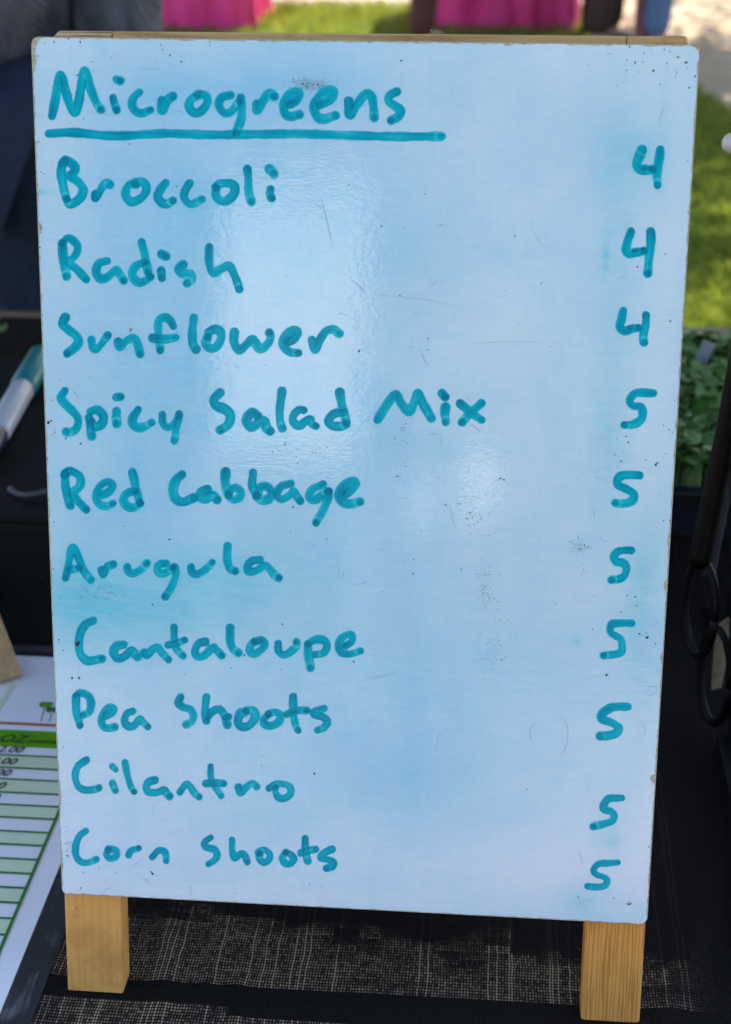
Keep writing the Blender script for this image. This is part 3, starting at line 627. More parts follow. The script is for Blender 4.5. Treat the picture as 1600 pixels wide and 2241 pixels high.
cx, cy = TO.x, TO.y; hw, hd = (tx1-tx0)/2, (ty1-ty0)/2
def ringbox(name, hw, hd, z0, z1, th, mat, parent):
    for nm, c_, s_ in (('f', (0, -hd, 0), (2*hw+th, th, 0)), ('b', (0, hd, 0), (2*hw+th, th, 0)), ('l', (-hw, 0, 0), (th, 2*hd-th, 0)), ('r', (hw, 0, 0), (th, 2*hd-th, 0))):
        box(name, (c_[0], c_[1], (z0+z1)/2), (s_[0], s_[1], z1-z0), mat, parent, th*.2)
ringbox('tray_wall', hw, hd, .003, .042, .006, M['tray'], tr_); ringbox('tray_rim', hw+.003, hd+.003, .0425, .047, .016, M['tray'], tr_)
box('tray_base', (0, 0, .0015), (2*hw, 2*hd, .003), M['tray'], tr_)
M['soil'] = simple('dark_soil', (.02, .014, .01), .95, .4, 200, bump=.8); box('soil', (0, 0, .017), (2*hw-.007, 2*hd-.007, .028), M['soil'], tr_)
nl = 10500; g = rng; lx = g.uniform(-hw+.008, hw-.008, nl); ly = g.uniform(-hd+.006, hd+.0, nl); lz = .058+.022*g.random(nl)+.010*np.sin(lx*40)*np.cos(ly*33)
ll = g.uniform(.0045, .0105, nl); az = g.uniform(0, 6.28, nl); ti = g.uniform(-.5, .5, nl)
c1 = np.stack([np.cos(az)*np.cos(ti), np.sin(az)*np.cos(ti), np.sin(ti)], 1); c2 = np.stack([-np.sin(az), np.cos(az), g.uniform(-.3, .3, nl)], 1)
C = np.stack([lx, ly, lz], 1); ang = np.linspace(0, 2*np.pi, 8, endpoint=False)
V = C[:, None]+c1[:, None]*(np.cos(ang)*1.0)[None, :, None]*ll[:, None, None]+c2[:, None]*(np.sin(ang)*.72)[None, :, None]*ll[:, None, None]; V[:, :, 2] += .002*np.abs(np.cos(ang))[None]
nv = nl*8
SV = np.stack([C+c2*.0005, C-c2*.0005, np.stack([lx*1.0-.001, ly, np.full(nl, .03)], 1), np.stack([lx+.001, ly, np.full(nl, .03)], 1)], 1); SV[:, :2, 2] -= .0005
me = bpy.data.meshes.new('microgreens'); allv = np.concatenate([V.reshape(-1, 3), SV.reshape(-1, 3)]); me.vertices.add(len(allv)); me.vertices.foreach_set('co', allv.ravel())
lp = np.concatenate([np.arange(nv), nv+np.arange(nl*4)]); me.loops.add(len(lp)); me.loops.foreach_set('vertex_index', lp); me.polygons.add(nl*2)
me.polygons.foreach_set('loop_start', np.concatenate([np.arange(nl)*8, nv+np.arange(nl)*4])); me.polygons.foreach_set('loop_total', np.concatenate([np.full(nl, 8), np.full(nl, 4)])); me.update()
ca = me.color_attributes.new('tint', 'FLOAT_COLOR', 'POINT'); tt = g.random(nl)**1.6; tt = np.concatenate([np.repeat(tt, 8), np.full(nl*4, .8)]); ca.data.foreach_set('color', np.stack([tt, tt, tt, np.ones(len(tt))], 1).ravel())
me.materials.append(M['micro']); mo = link(bpy.data.objects.new('microgreens', me), tr_); mo['kind'] = 'stuff'
M['tag_white'] = simple('grey_plant_tag', (.35, .35, .36), .5)
tg = on_z(1530, 762, TZ+.085); box('plant_tag', tg-TO-Vector((0, 0, .02)), (.012, .0015, .055), M['tag_white'], tr_, 0, Matrix.Rotation(.35, 3, 'Y'))
# ------------------------------------------------------------------ wrought iron stand, right edge
M['iron'] = simple('black_wrought_iron', (.003, .003, .004), .5, .2, 60, .0); M['iron'].node_tree.nodes['Principled BSDF'].inputs['Specular IOR Level'].default_value = .22
IY = on_z(1566, 1590, TZ+.004).y
st = empty('iron_stand', (on_y(1600, 1500, IY).x, IY, TZ), 'black wrought iron scroll stand right of the sign', 'stand'); IO = Vector(st.location)
def loop(cx, cy, rx, ry, dyw):              # a flat iron ring, turned edge-on towards the viewer
    P_ = []
    for t in np.linspace(0, 2*math.pi, 29):
        q = on_y(cx+rx*math.cos(t)+ry*.10*math.sin(t)*-1, cy+ry*math.sin(t), IY); q.y += dyw*math.cos(t); P_.append(q-IO)
    return P_
tube('scroll', loop(1532, 1330, 26, 100, -.016), .0028, M['iron'], st, 10); tube('scroll', loop(1566, 1478, 25, 100, -.016), .0028, M['iron'], st, 10)
dp = [on_y(x, y, IY) for x, y in ((1655, 600), (1618, 800), (1588, 960), (1556, 1110), (1530, 1235))]
tube('brace', [p-IO for p in catmull(dp, 6)], .0072, M['iron'], st, 12)
dp2 = [on_y(x, y, IY+.03) for x, y in ((1640, 800), (1612, 960), (1582, 1100), (1560, 1215), (1552, 1260))]
M['iron_sheen'] = simple('painted_iron_sheen', (.02, .024, .036), .45)  # lighter second brace: sheen between the bars, put into the colour
tube('brace', [p-IO for p in catmull(dp2, 6)], .0042, M['iron_sheen'], st, 10)
pp = [on_y(1612, 700, IY-.02), on_y(1606, 1620, IY-.02)]; pb_ = Vector((pp[1].x, pp[1].y, TZ+.002)); box('post', (pb_+(pp[0]-pb_)*.5)-IO+Vector((.004, 0, 0)), (.020, .012, (pp[0]-pb_).length), M['iron'], st, .002, (pp[0]-pb_).to_track_quat('Z', 'Y').to_matrix())
bx0 = on_z(1600, 1900, TZ).x
box('foot_bar', (bx0+.016-IO.x, (IY-.02+.06)/2-IO.y+.0, .006), (.022, IY-.02-.06, .010), M['iron'], st, .002)
M['cream_tip'] = simple('pale_pink_glass', (.75, .62, .60), .12, .1, 60)
fn = on_y(1604, 314, .42); kn = empty('plant_pick', (fn.x+.012, fn.y, TZ), 'pale round tipped plant pick above the iron stand', 'plant pick')
bm = bmesh.new(); bmesh.ops.create_uvsphere(bm, u_segments=20, v_segments=12, radius=.0066); bmesh.ops.scale(bm, vec=(1.1, 1, 1.05), verts=bm.verts); bmesh.ops.translate(bm, vec=(-.012, 0, fn.z-TZ), verts=bm.verts)
bmobj('tip', bm, M['cream_tip'], kn, True); tube('rod', [(0.02, 0, .001), (.018, 0, (fn.z-TZ)*.6), (.008, 0, fn.z-TZ-.004), (-.008, 0, fn.z-TZ)], .0016, M['iron'], kn, 8)
box('pick_foot', (.02, 0, .002), (.03, .03, .003), M['iron'], kn)
# crumpled kraft tag behind the scrolls
M['kraft'] = simple('kraft_paper', (.22, .17, .11), .7, .3, 120)
kp = on_y(1580, 1380, IY+.05)
kt = empty('paper_tag', (kp.x, kp.y, TZ+.001), 'crumpled cream paper tag behind the iron scrolls', 'tag')
zz = kp.z-TZ
obj('tag_sheet', [(-.003, 0, 0), (.005, .004, 0), (-.004, .002, zz-.012), (.006, -.003, zz-.004), (-.003, 0, zz+.004), (.006, .003, zz+.010)], [(0, 1, 3, 2), (2, 3, 5, 4)], M['kraft'], kt)

# ================================================================== THE SIGN
LEG = .0612
SIGN = B0-BV*LEG
sg = empty('sandwich_board_sign', SIGN, 'white tabletop sandwich board listing microgreens prices in teal handwriting', 'sign', (-LEAN, 0, 0))
# local frame of the sign: x right, z up the board, -y out of the face.  board face at y=0
HB = .4330
cor = {k_: on_board(*p) for k_, p in dict(TL=(67.5, 80), TR=(1533, 98), BR=(1416.5, 2024), BL=(135.5, 1956)).items()}
def edge_pt(a, b_, f): return (cor[a][0]+(cor[b_][0]-cor[a][0])*f, cor[a][1]+(cor[b_][1]-cor[a][1])*f+LEG)
def outline(inset, jag, seed, chips=()):
    """rounded board outline (x, z); jag = saw-chip depth"""
    g = np.random.default_rng(seed); P_ = []
    C_ = [Vector((cor[k_][0], cor[k_][1]+LEG)) for k_ in ('BL', 'BR', 'TR', 'TL')]
    rad = [.0035, .0050, .0062, .0085 if jag else .0042]
    for i in range(4):
        a, b_, c_ = C_[i-1], C_[i], C_[(i+1) % 4]; r_ = rad[i]
        d1, d2 = (a-b_).normalized(), (c_-b_).normalized(); s_, e_ = b_+d1*r_, b_+d2*r_
        for t in np.linspace(0, 1, 9): P_.append((s_*(1-t)**2+b_*2*t*(1-t)+e_*t*t, 0))
        L_ = (c_-b_).length; n_ = int(L_/.0009); nr_ = rad[(i+1) % 4]
        nz = np.interp(np.arange(n_), np.arange(0, n_+6, 3), g.random(len(np.arange(0, n_+6, 3)))); nf = g.random(n_)
        for k_ in range(1, n_):
            d_ = k_*.0009
            if d_ > r_+.0006 and d_ < L_-nr_-.0006: P_.append((b_+d2*d_, (nz[k_]*.75+nf[k_]*.25)))
    cen = Vector((0, LEG+.2165)); out_ = []
    n_ = len(P_)
    for i, (p, j) in enumerate(P_):
        t = (P_[(i+1) % n_][0]-P_[i-1][0]).normalized(); nrm = Vector((-t.y, t.x))
        if nrm.dot(cen-p) < 0: nrm = -nrm
        dep = inset+jag*j
        for (cxp, cyp, cr, cdp) in chips:
            q = Vector((cxp, cyp+LEG)); dd = (p-q).length
            if dd < cr: dep += cdp*math.sqrt(max(0, 1-(dd/cr)**2))
        out_.append(p+nrm*dep)
    return out_
panel = outline(0, 0, 1)
prism('backing_panel', [(p.x, p.y) for p in panel], .0003, .0052, M['core'], sg, (0, 2, 1))
def chip(px, py, r_, d_): u, v = on_board(px, py); return (u, v, r_, d_)
chips = [chip(1437, 1704, .0022, .0022), chip(1113, 93, .0024, .0010), chip(1516, 464, .0016, .0010), chip(70, 120, .008, .0016), chip(1462, 1180, .004, .0007), chip(122, 1740, .010, .0008), chip(84, 500, .003, .0016), chip(112, 1640, .003, .0008), chip(1455, 1440, .003, .0008), chip(127, 1880, .006, .0007), chip(1459, 1280, .003, .0010)]
lam_o = outline(.00025, .00085, 21, chips)
# laminate face: dense grid clipped to the jagged outline, so it can carry the dye-haze attribute
def smear_field(u, v):
    """blue haze, cyan haze, dust (0..1) from board coordinates in metres"""
    sh = u.shape
    blue = np.full(sh, .44)
    def gpx(px, py, sx, sy, rot=0.0):
        cu, cv = on_board(px, py); k_ = 4400.0; a = u-cu; b2 = v-cv; c_, s_ = math.cos(rot), math.sin(rot); x = (a*c_+b2*s_)*k_/sx; y = (-a*s_+b2*c_)*k_/sy
        return np.exp(-.5*(x*x+y*y))
    for p in ((300, 620, 330, 260, .30), (600, 480, 250, 90, .28), (560, 200, 220, 45, .42), (900, 120, 500, 90, -.05), (700, 900, 300, 120, .25), (400, 1120, 340, 80, .25), (700, 1500, 330, 140, .28), (900, 1700, 280, 160, .26),
              (120, 300, 60, 300, -.30), (1460, 300, 55, 400, -.30), (1150, 600, 170, 260, -.30), (1180, 1000, 130, 150, -.22), (1300, 130, 160, 60, -.2), (1250, 1900, 250, 60, -.30), (500, 1960, 500, 26, -.28), (1420, 900, 40, 400, -.2), (140, 900, 50, 260, -.12), (1430, 1750, 40, 220, -.28), (1100, 1400, 120, 200, -.18)):
        blue += p[4]*gpx(*p[:4])
    cy_ = np.zeros(sh)
    for p in ((300, 1330, 190, 62, .62), (170, 1300, 60, 90, .42), (480, 1250, 120, 40, .42), (1400, 340, 60, 60, .34), (1340, 420, 22, 160, .12), (1325, 560, 6, 26, .5), (1385, 700, 26, 320, .16), (1340, 760, 24, 220, .16), (1320, 980, 26, 100, .20), (1410, 1240, 26, 80, .30), (1395, 1330, 22, 80, .22), (1330, 1830, 22, 50, .22), (1275, 1970, 24, 26, .36), (1400, 1560, 26, 110, .2), (1345, 1840, 10, 16, .4), (760, 1500, 200, 60, .16),
              (560, 560, 300, 26, .12), (700, 1240, 200, 60, .10), (1262, 1405, 8, 14, .35), (1455, 220, 12, 200, .1), (950, 980, 140, 20, .14), (300, 1460, 60, 14, .1), (88, 421, 14, 4, .8), (900, 1700, 240, 60, .14), (640, 1780, 200, 50, .16), (240, 1720, 90, 60, .10), (1270, 1190, 16, 14, .25)):
        cy_ += p[4]*gpx(*p[:4])
    du = np.zeros(sh)
    for p in ((682, 186, 24, 8, 1.5), (660, 180, 60, 16, .5), (1060, 1290, 18, 44, .8), (1085, 1420, 22, 60, .6), (880, 990, 22, 60, .55), (1240, 350, 30, 50, .3), (1330, 930, 18, 22, .5), (230, 1300, 50, 14, .7), (210, 1380, 26, 14, .5), (1080, 1210, 60, 30, .3), (1265, 1200, 16, 14, .7), (1290, 120, 70, 26, .35), (380, 110, 60, 30, .3), (640, 1000, 30, 14, .5), (1280, 1290, 20, 30, .4), (350, 190, 50, 10, .3), (1030, 1080, 30, 40, .4), (1395, 1000, 22, 16, .5), (1350, 1010, 20, 20, .45), (1255, 700, 12, 140, .2), (850, 560, 160, 60, .16)):
        du += p[4]*gpx(*p[:4])
    return blue, cy_, du
def build_laminate():
    step = .0017
    L_ = [(p.x, p.y) for p in lam_o]
    bm = bmesh.new()
    ring = [bm.verts.new((x, 0, z)) for x, z in L_]
    bm.faces.new(ring[::-1])
    bmesh.ops.triangulate(bm, faces=bm.faces, ngon_method='EAR_CLIP')
    xs = np.arange(-.178, .180, step); zs = np.arange(LEG-.004, LEG+.442, step)
    for x in xs: bmesh.ops.bisect_plane(bm, geom=bm.verts[:]+bm.edges[:]+bm.faces[:], plane_co=(x, 0, 0), plane_no=(1, 0, 0), dist=1e-6)
    for z in zs: bmesh.ops.bisect_plane(bm, geom=bm.verts[:]+bm.edges[:]+bm.faces[:], plane_co=(0, 0, z), plane_no=(0, 0, 1), dist=1e-6)
    o = bmobj('white_face', bm, M['laminate'], sg)
    return o
def build_laminate_fast():
    # rows of strips: left / right limits come from the outline, top / bottom limits are blended in
    P_ = np.array([(p.x, p.y) for p in lam_o]); cu, cv = 0.0, P_[:, 1].mean()
    a = np.arctan2((P_[:, 1]-cv)/.2165, (P_[:, 0]-cu)/.16); o_ = np.argsort(a); P_ = P_[o_]
    n_ = len(P_); rings = 110; rr = 1-np.linspace(0, 1, rings)**1.0
    rr = np.linspace(1, 0.01, rings); V = (P_[None]-(cu, cv))*rr[:, None, None]+(cu, cv)
    V3 = np.zeros((rings, n_, 3)); V3[..., 0] = V[..., 0]; V3[..., 2] = V[..., 1]
    allv = np.concatenate([V3.reshape(-1, 3), [[cu, 0, cv]]])
    i = np.arange(n_); j = (i+1) % n_
    quads = np.concatenate([np.stack([r_*n_+i, r_*n_+j, (r_+1)*n_+j, (r_+1)*n_+i], 1) for r_ in range(rings-1)])
    tris = np.stack([(rings-1)*n_+i, (rings-1)*n_+j, np.full(n_, rings*n_)], 1)
    me = bpy.data.meshes.new('white_face'); me.vertices.add(len(allv)); me.vertices.foreach_set('co', allv.ravel())
    lp = np.concatenate([quads.ravel(), tris.ravel()]); me.loops.add(len(lp)); me.loops.foreach_set('vertex_index', lp)
    me.polygons.add(len(quads)+n_); ls = np.concatenate([np.arange(len(quads))*4, len(quads)*4+np.arange(n_)*3]); lt = np.concatenate([np.full(len(quads), 4), np.full(n_, 3)])
    me.polygons.foreach_set('loop_start', ls); me.polygons.foreach_set('loop_total', lt); me.update(); me.materials.append(M['laminate'])
    u, v = allv[:, 0], allv[:, 2]-LEG; b_, c_, d_ = smear_field(u, v)
    ca = me.color_attributes.new('smear', 'FLOAT_COLOR', 'POINT'); ca.data.foreach_set('color', np.stack([b_, c_, d_, np.ones(len(u))], 1).astype(np.float32).ravel())
    o = link(bpy.data.objects.new('white_face', me), sg); return o
wf = build_laminate_fast()

# frame members behind the panel
xl0, xl1 = -.1528, -.1224; xr0, xr1 = .1222, .1530
TOPZ = LEG+.4318
def stile(name, x0, x1, mat, bev):
    return box(name, ((x0+x1)/2, .0054+.0082, (TOPZ)/2), (x1-x0, .0164, TOPZ), mat, sg, bev, None, 3)
stile('front_leg', xl0, xl1, M['leg_smooth'], .0012)
stile('front_leg', xr0, xr1, M['leg_grain'], .0024)
box('front_crossbar', (0, .0054+.0085, LEG+.41), (xr0-xl1-.0004, .015, .03), M['rail'], sg, .001)
# rear frame: top rail seen above the board, and splayed legs
def rail_pt(px, py, off): 
    u, v = on_board(px, py, off); return u, v+LEG
off = -.0228                                 # front face of the rear rail lies just behind the front stiles
ra, rb = rail_pt(108, 66.5, off), rail_pt(1511, 80, off)
zt_ = (ra[1]+rb[1])/2
x0r, x1r = ra[0], rb[0]; j1, j2 = rail_pt(245, 70, off)[0], rail_pt(1372, 80, off)[0]
def railpiece(name, xa, xb, mat, bl=0.0, brr=0.0, label=None):
    h_ = .026; pts = [(xa, zt_-h_), (xb, zt_-h_)]
    pts += [(xb, zt_-.0045), (xb-brr, zt_)] if brr else [(xb, zt_)]
    pts += [(xa+bl, zt_), (xa, zt_-.0045)] if bl else [(xa, zt_)]
    o = prism(name, pts, -off, -off+.018, mat, sg, (0, 2, 1))
    bv = o.modifiers.new('bevel', 'BEVEL'); bv.width = .0008; bv.segments = 2
    if label: o['label'] = label
    return o
railpiece('top_rail', x0r, j1-.00015, M['rail_end'], .0045, 0, 'streaky left end of the top rail'); railpiece('top_rail', j1+.00015, j2-.00015, M['rail']); railpiece('top_rail', j2+.00015, x1r, M['rail'], 0, .0018)
Rinv = Matrix.Rotation(LEAN, 3, 'X')         # world -> sign local
def loc(P): return Rinv @ (Vector(P)-SIGN)
for sx in (-.128, .128):
    b_ = loc((sx, .235, TZ+.001)); t_ = Vector((sx, -off+.009, zt_-.027)); bar('rear_leg', b_, t_, .024, .016, M['leg_smooth'], sg, Vector((0, 0, 0)))
b_ = loc((0, .20, TZ+.10)); box('rear_crossbar', b_, (.23, .010, .02), M['rail'], sg, .001, Matrix.Rotation(R(40), 3, 'X'))
# pin head near the lower right corner, staple on the left leg
def disc(name, u, v, r_, y, hgt, mat, sides=14):
    V = [(u+r_*math.cos(t), y, v+r_*math.sin(t)) for t in np.linspace(0, 2*math.pi, sides, endpoint=False)]+[(u+r_*.55*math.cos(t), y-hgt, v+r_*.55*math.sin(t)) for t in np.linspace(0, 2*math.pi, sides, endpoint=False)]
    F_ = [(i, (i+1) % sides, sides+(i+1) % sides, sides+i) for i in range(sides)]+[tuple(range(sides, 2*sides))]
    return obj(name, V, F_, mat, sg, True)
u, v = on_board(1377, 1976); disc('pin_head', u, v+LEG, .00125, -.00005, .0005, M['screw'])
u, v = on_board(161, 1987, -.0055); box('staple', (u, .0052, v+LEG), (.0028, .0006, .0009), M['staple'], sg, 0, Matrix.Rotation(R(-58), 3, 'Y'))

# ------------------------------------------------------------------ handwriting
STROKES = """
=Microgreens heading underlined
A 172,428 198,300 228,142 262,230 295,345 335,405 360,330 380,200 402,112 440,230 480,330 515,385
A 624,172 650,182
A 600,300 610,345 625,388
A 785,262 745,300 732,350 760,395 805,408 862,385
A 938,318 945,388 975,325 1018,290
A 1215,275 1150,310 1132,360 1165,405 1215,395 1262,330 1245,285 1190,278
A 1422,282 1360,300 1342,350 1375,405 1430,395 1490,325
A 1495,300 1502,400 1490,470 1460,545
B 198,345 202,392 250,310 290,275 320,290
B 430,345 475,322 495,275 470,262 420,285 388,350 395,410 430,432 498,418
B 640,352 710,315 735,265 710,247 650,275 600,350 615,420 660,450 750,425
B 842,325 850,422 900,350 960,275 1000,290 1015,360 1022,440
B 1180,257 1130,285 1125,325 1170,360 1205,390 1190,430 1138,458
*33 A 150,552 330,545 600,567 960,552 1300,560 1600,557 1900,553 2300,566 2600,572 2898,571
=Broccoli
A 265,738 238,800 248,900 272,1005
A 242,760 270,736 328,780 330,815 300,850 350,885 390,940 368,1005 300,1045 275,1010
A 478,975 480,1000 530,920 560,898 578,912
A 760,910 715,908 688,960 700,1010 735,1032 800,1000 835,940 810,890 755,895
A 968,897 930,945 912,990 935,1030 975,1045 1020,1020
A 1135,900 1105,950 1098,1000 1125,1038 1160,1042 1222,1012
A 1322,935 1320,985 1350,1022 1400,1022 1450,970 1450,920 1410,900 1350,903 1320,925
A 1540,800 1548,880 1548,950 1568,1028
B 286,797 318,832
B 295,940 292,975 302,1002
=Radish
C 245,170 252,290 275,400
C 245,165 290,132 348,180 345,235 312,278 275,292 345,350 413,422
C 558,292 500,310 482,370 510,415 560,405 618,355 640,375 675,428
C 800,160 820,240 838,330 845,370
C 825,300 765,325 735,380 760,430 805,440 862,402
C 940,243 970,258
C 936,358 942,412
C 1090,318 1060,350 1085,382 1140,385 1150,420 1118,448
C 1273,197 1272,300 1300,375 1360,345 1410,328 1450,390 1485,490
=Sunflower
C 265,688 247,735 290,775 345,820 358,860 330,900 280,938
C 448,842 455,890 480,912 520,870 563,812
C 634,855 648,895 690,855 740,832 770,870 790,942
C 1022,748 1000,708 960,687 918,720 920,820 930,915
C 878,832 960,838 1038,828
C 1165,690 1155,790 1158,870 1182,912
C 1270,790 1310,770 1352,785 1355,840 1320,895 1275,902 1250,865 1262,825
D 362,277 360,350 395,403 440,370 490,330 540,395 600,355 616,310 606,282
D 735,345 780,325 805,285 785,262 735,285 702,345 720,395 760,420 812,424
D 905,332 928,395 960,330 1010,268 1060,262 1096,288
=Spicy
E 262,112 235,165 270,210 330,270 357,320 340,380 290,407 272,400
E 432,300 440,350 450,430
E 442,258 490,248 532,290 520,345 470,365 450,330
E 624,157 652,155
E 625,255 623,300 626,342
E 775,245 740,300 738,345 775,372 820,365 870,335
E 945,280 950,340 985,370 1030,345 1062,290
E 1062,277 1045,360 1030,462
=Salad
E 1350,125 1308,170 1320,215 1390,245 1422,290 1405,350 1352,386
D 525,865 485,840 448,890 460,930 490,942 545,900 575,903 585,945 612,972
D 695,690 680,820 682,900 697,952
D 848,826 810,825 772,870 780,915 820,932 870,895 895,888 905,920 932,936
D 1100,700 1112,780 1135,860 1145,910
D 1120,838 1060,850 1018,900 1045,930 1100,938 1145,922
=Mix
F 790,290 840,210 905,125 945,190 995,238 1030,170 1052,120 1085,190 1138,282
F 1208,122 1228,145
F 1230,210 1225,260 1232,308
F 1325,187 1400,250 1465,293
F 1463,185 1390,250 1338,308
=Red
E 262,690 270,800 300,915
E 260,700 300,675 365,710 372,770 335,812 315,830 360,890 412,945
E 530,842 575,815 597,775 560,752 505,785 482,850 500,900 550,922 600,902
E 735,682 760,790 785,890
E 755,815 700,830 672,880 700,920 745,930 790,902
=Cabbage
E 1082,700 1040,740 1020,810 1040,870 1090,892 1165,862
E 1262,802 1215,822 1213,862 1250,873 1290,848 1310,855 1330,878
E 1388,682 1386,760 1405,830
E 1408,835 1450,792 1490,815 1485,860 1440,875 1408,848
P 554,1034 552,1062 561,1082
P 562,1085 570,1066 585,1065 594,1078 588,1092 572,1094 562,1086
F 225,707 165,725 135,775 165,808 215,785 245,755 265,790 288,818
F 435,712 365,745 345,795 385,810 440,772 468,755
F 472,757 465,810 430,890 390,960
F 580,772 630,735 648,705 625,690 570,720 542,780 560,825 610,838 675,824
=Arugula
G 140,335 165,220 190,122 235,210 270,290 318,350
G 168,277 200,272 235,265
G 390,277 405,312 430,258 474,240
G 572,260 580,290 610,305 670,275 708,234
G 845,235 800,240 780,270 795,300 840,300 892,262
G 903,262 910,320 885,390 838,466
G 1018,260 1025,295 1060,308 1120,275 1167,226
G 1274,112 1270,200 1290,268 1328,288
G 1500,208 1440,220 1415,260 1430,292 1480,282 1535,248 1570,275 1600,312 1632,335
=Cantaloupe
G 332,635 275,665 240,730 232,810 250,880 295,915 340,910 393,902
G 545,802 495,815 475,860 500,897 550,887 598,845 620,865 645,886
G 690,855 710,876 745,840 785,822 815,860 860,908
G 898,680 902,760 915,830 960,880
G 857,805 910,795 975,770
G 1118,783 1070,797 1045,850 1065,885 1110,880 1168,825 1195,840 1233,878
G 1292,686 1292,770 1310,830 1350,860
H 530,200 490,215 468,260 490,290 540,270 575,225 552,193 500,205
H 668,220 670,265 700,298 750,280 795,240 797,208
H 876,225 880,300 895,388
H 878,220 930,192 990,198 1010,240 985,285 925,297
H 1140,235 1180,210 1190,168 1165,152 1110,185 1090,240 1115,285 1170,292 1245,270
=Pea
I 215,140 215,240 240,345
I 215,132 245,117 300,140 318,190 305,250 260,272
I 425,275 465,255 472,228 440,222 400,265 392,320 410,355 445,363 483,355
I 610,245 570,262 552,310 575,350 620,345 658,300 685,325 716,356
=Shoots
I 945,147 930,185 960,215 1010,230 1035,275 1020,320 985,338
I 1127,145 1118,230 1125,312
I 1135,285 1180,240 1225,235 1262,290
I 1280,285 1262,305 1272,340
I 1390,255 1365,260 1345,310 1365,350 1420,348 1467,290 1455,245 1405,242
H 600,715 568,750 575,785 620,795 670,768 683,725 650,700 600,712
H 773,590 775,700 790,790 808,828
H 728,715 790,690 868,687
H 988,674 930,690 918,712 980,735 1012,765 990,805 943,826
=Cilantro
J 285,74 225,120 207,190 230,260 280,285 330,282 373,270
*22 J 465,118 492,144
*24 J 468,238 490,290
J 555,92 575,190 600,270 620,298
J 765,215 720,230 705,270 725,300 780,302 828,285 850,310 868,330
J 940,300 985,242 1010,260 1045,310 1075,334
J 1155,118 1158,200 1185,260 1230,328
J 1122,240 1190,235 1248,240
J 1350,265 1365,305 1410,260 1450,237 1478,262
K 604,272 650,247 700,243 750,265 754,310 715,343 670,338 650,300 652,268
=Corn
J 280,572 235,610 210,680 215,750 250,790 300,792 355,770
J 440,702 427,740 455,763 495,745 492,708 440,700
J 580,740 600,708 652,692
J 745,755 790,710 830,715 842,745 843,782
=Shoots
J 1155,618 1112,652 1125,685 1180,700 1202,740 1180,780 1140,803
J 1305,635 1308,710 1325,760 1365,733 1390,740 1413,790
K 528,722 568,705 608,730 605,770 570,793 540,770 538,730
K 722,718 698,760 715,797 755,799 780,768 755,735 720,722
K 857,624 860,710 875,785
K 828,725 870,712 932,700
K 1045,700 990,725 968,758 1020,775 1056,792 1045,820 1005,832
=4
L 830,145 790,240 765,320 800,375 870,392 950,378
*33 L 855,352 945,362
L 1040,145 1030,250 1005,400 1010,560
=4
L 700,1100 660,1220 640,1320 680,1365 760,1350 850,1325
*33 L 730,1325 840,1310
L 930,1098 930,1250 910,1400 895,1590
=4
M 535,140 515,230 500,300 545,345 620,330 690,315
*28 M 590,312 690,300
M 766,185 760,290 738,400 745,465
=5
*46 M 840,985 740,978 660,985 615,1025 602,1075 640,1112 710,1122 732,1180 715,1250 640,1300 542,1308
=5
*44 M 702,1822 600,1818 520,1825 473,1870 480,1925 560,1960 637,2010 640,2060 590,2100 520,2112 452,2105
=5
*40 N 725,245 640,245 590,260 555,310 580,355 640,365 677,410 665,475 620,520 530,535
=5
*39 N 730,960 620,960 535,970 520,1040 570,1082 620,1115 633,1180 625,1240 560,1265 453,1275
=5
*41 N 688,1780 600,1780 520,1790 438,1850 440,1900 520,1930 592,1975 590,2020 530,2055 418,2068
=5
*43 O 690,712 610,715 540,725 492,790 500,835 580,862 606,900 585,960 500,990 384,1018
=5
*36 O 645,1400 560,1408 440,1418 385,1480 415,1530 500,1560 532,1600 500,1650 420,1663 320,1655
"""
ZM = {'A': (60, 120, 3.2), 'B': (500, 120, 3.2), 'C': (60, 480, 3.2), 'D': (400, 640, 3.2), 'E': (60, 820, 3.2), 'F': (560, 820, 1600/540), 'G': (100, 1160, 3.2), 'H': (400, 1340, 3.2), 'I': (100, 1480, 3.2), 'J': (100, 1640, 3.2), 'K': (400, 1640, 3.2),
      'L': (1250, 300, 16/3), 'M': (1250, 650, 1401/300), 'N': (1220, 1150, 1345/300), 'O': (1220, 1600, 1462/300), 'P': (0, 0, 1)}
words = []
for line in STROKES.strip().split('\n'):
    if line.startswith('='): words.append([line[1:], []]); continue
    r_ = None; tk = line.split()
    if tk[0][0] == '*': r_ = float(tk[0][1:]); tk = tk[1:]
    ox, oy, s_ = ZM[tk[0]]; pts = [tuple(map(float, q.split(','))) for q in tk[1:]]
    rad = (r_/s_) if r_ else (9.9 if tk[0] in 'ABCDEF' else 9.1 if tk[0] in 'GHI' else 8.2)
    if not r_ and tk[0] == 'L': rad = 10.3
    if not r_ and tk[0] == 'M': rad = 9.7
    if tk[0] == 'P': rad = 10.0
    words[-1][1].append(([(ox+x/s_, oy+y/s_) for x, y in pts], rad))
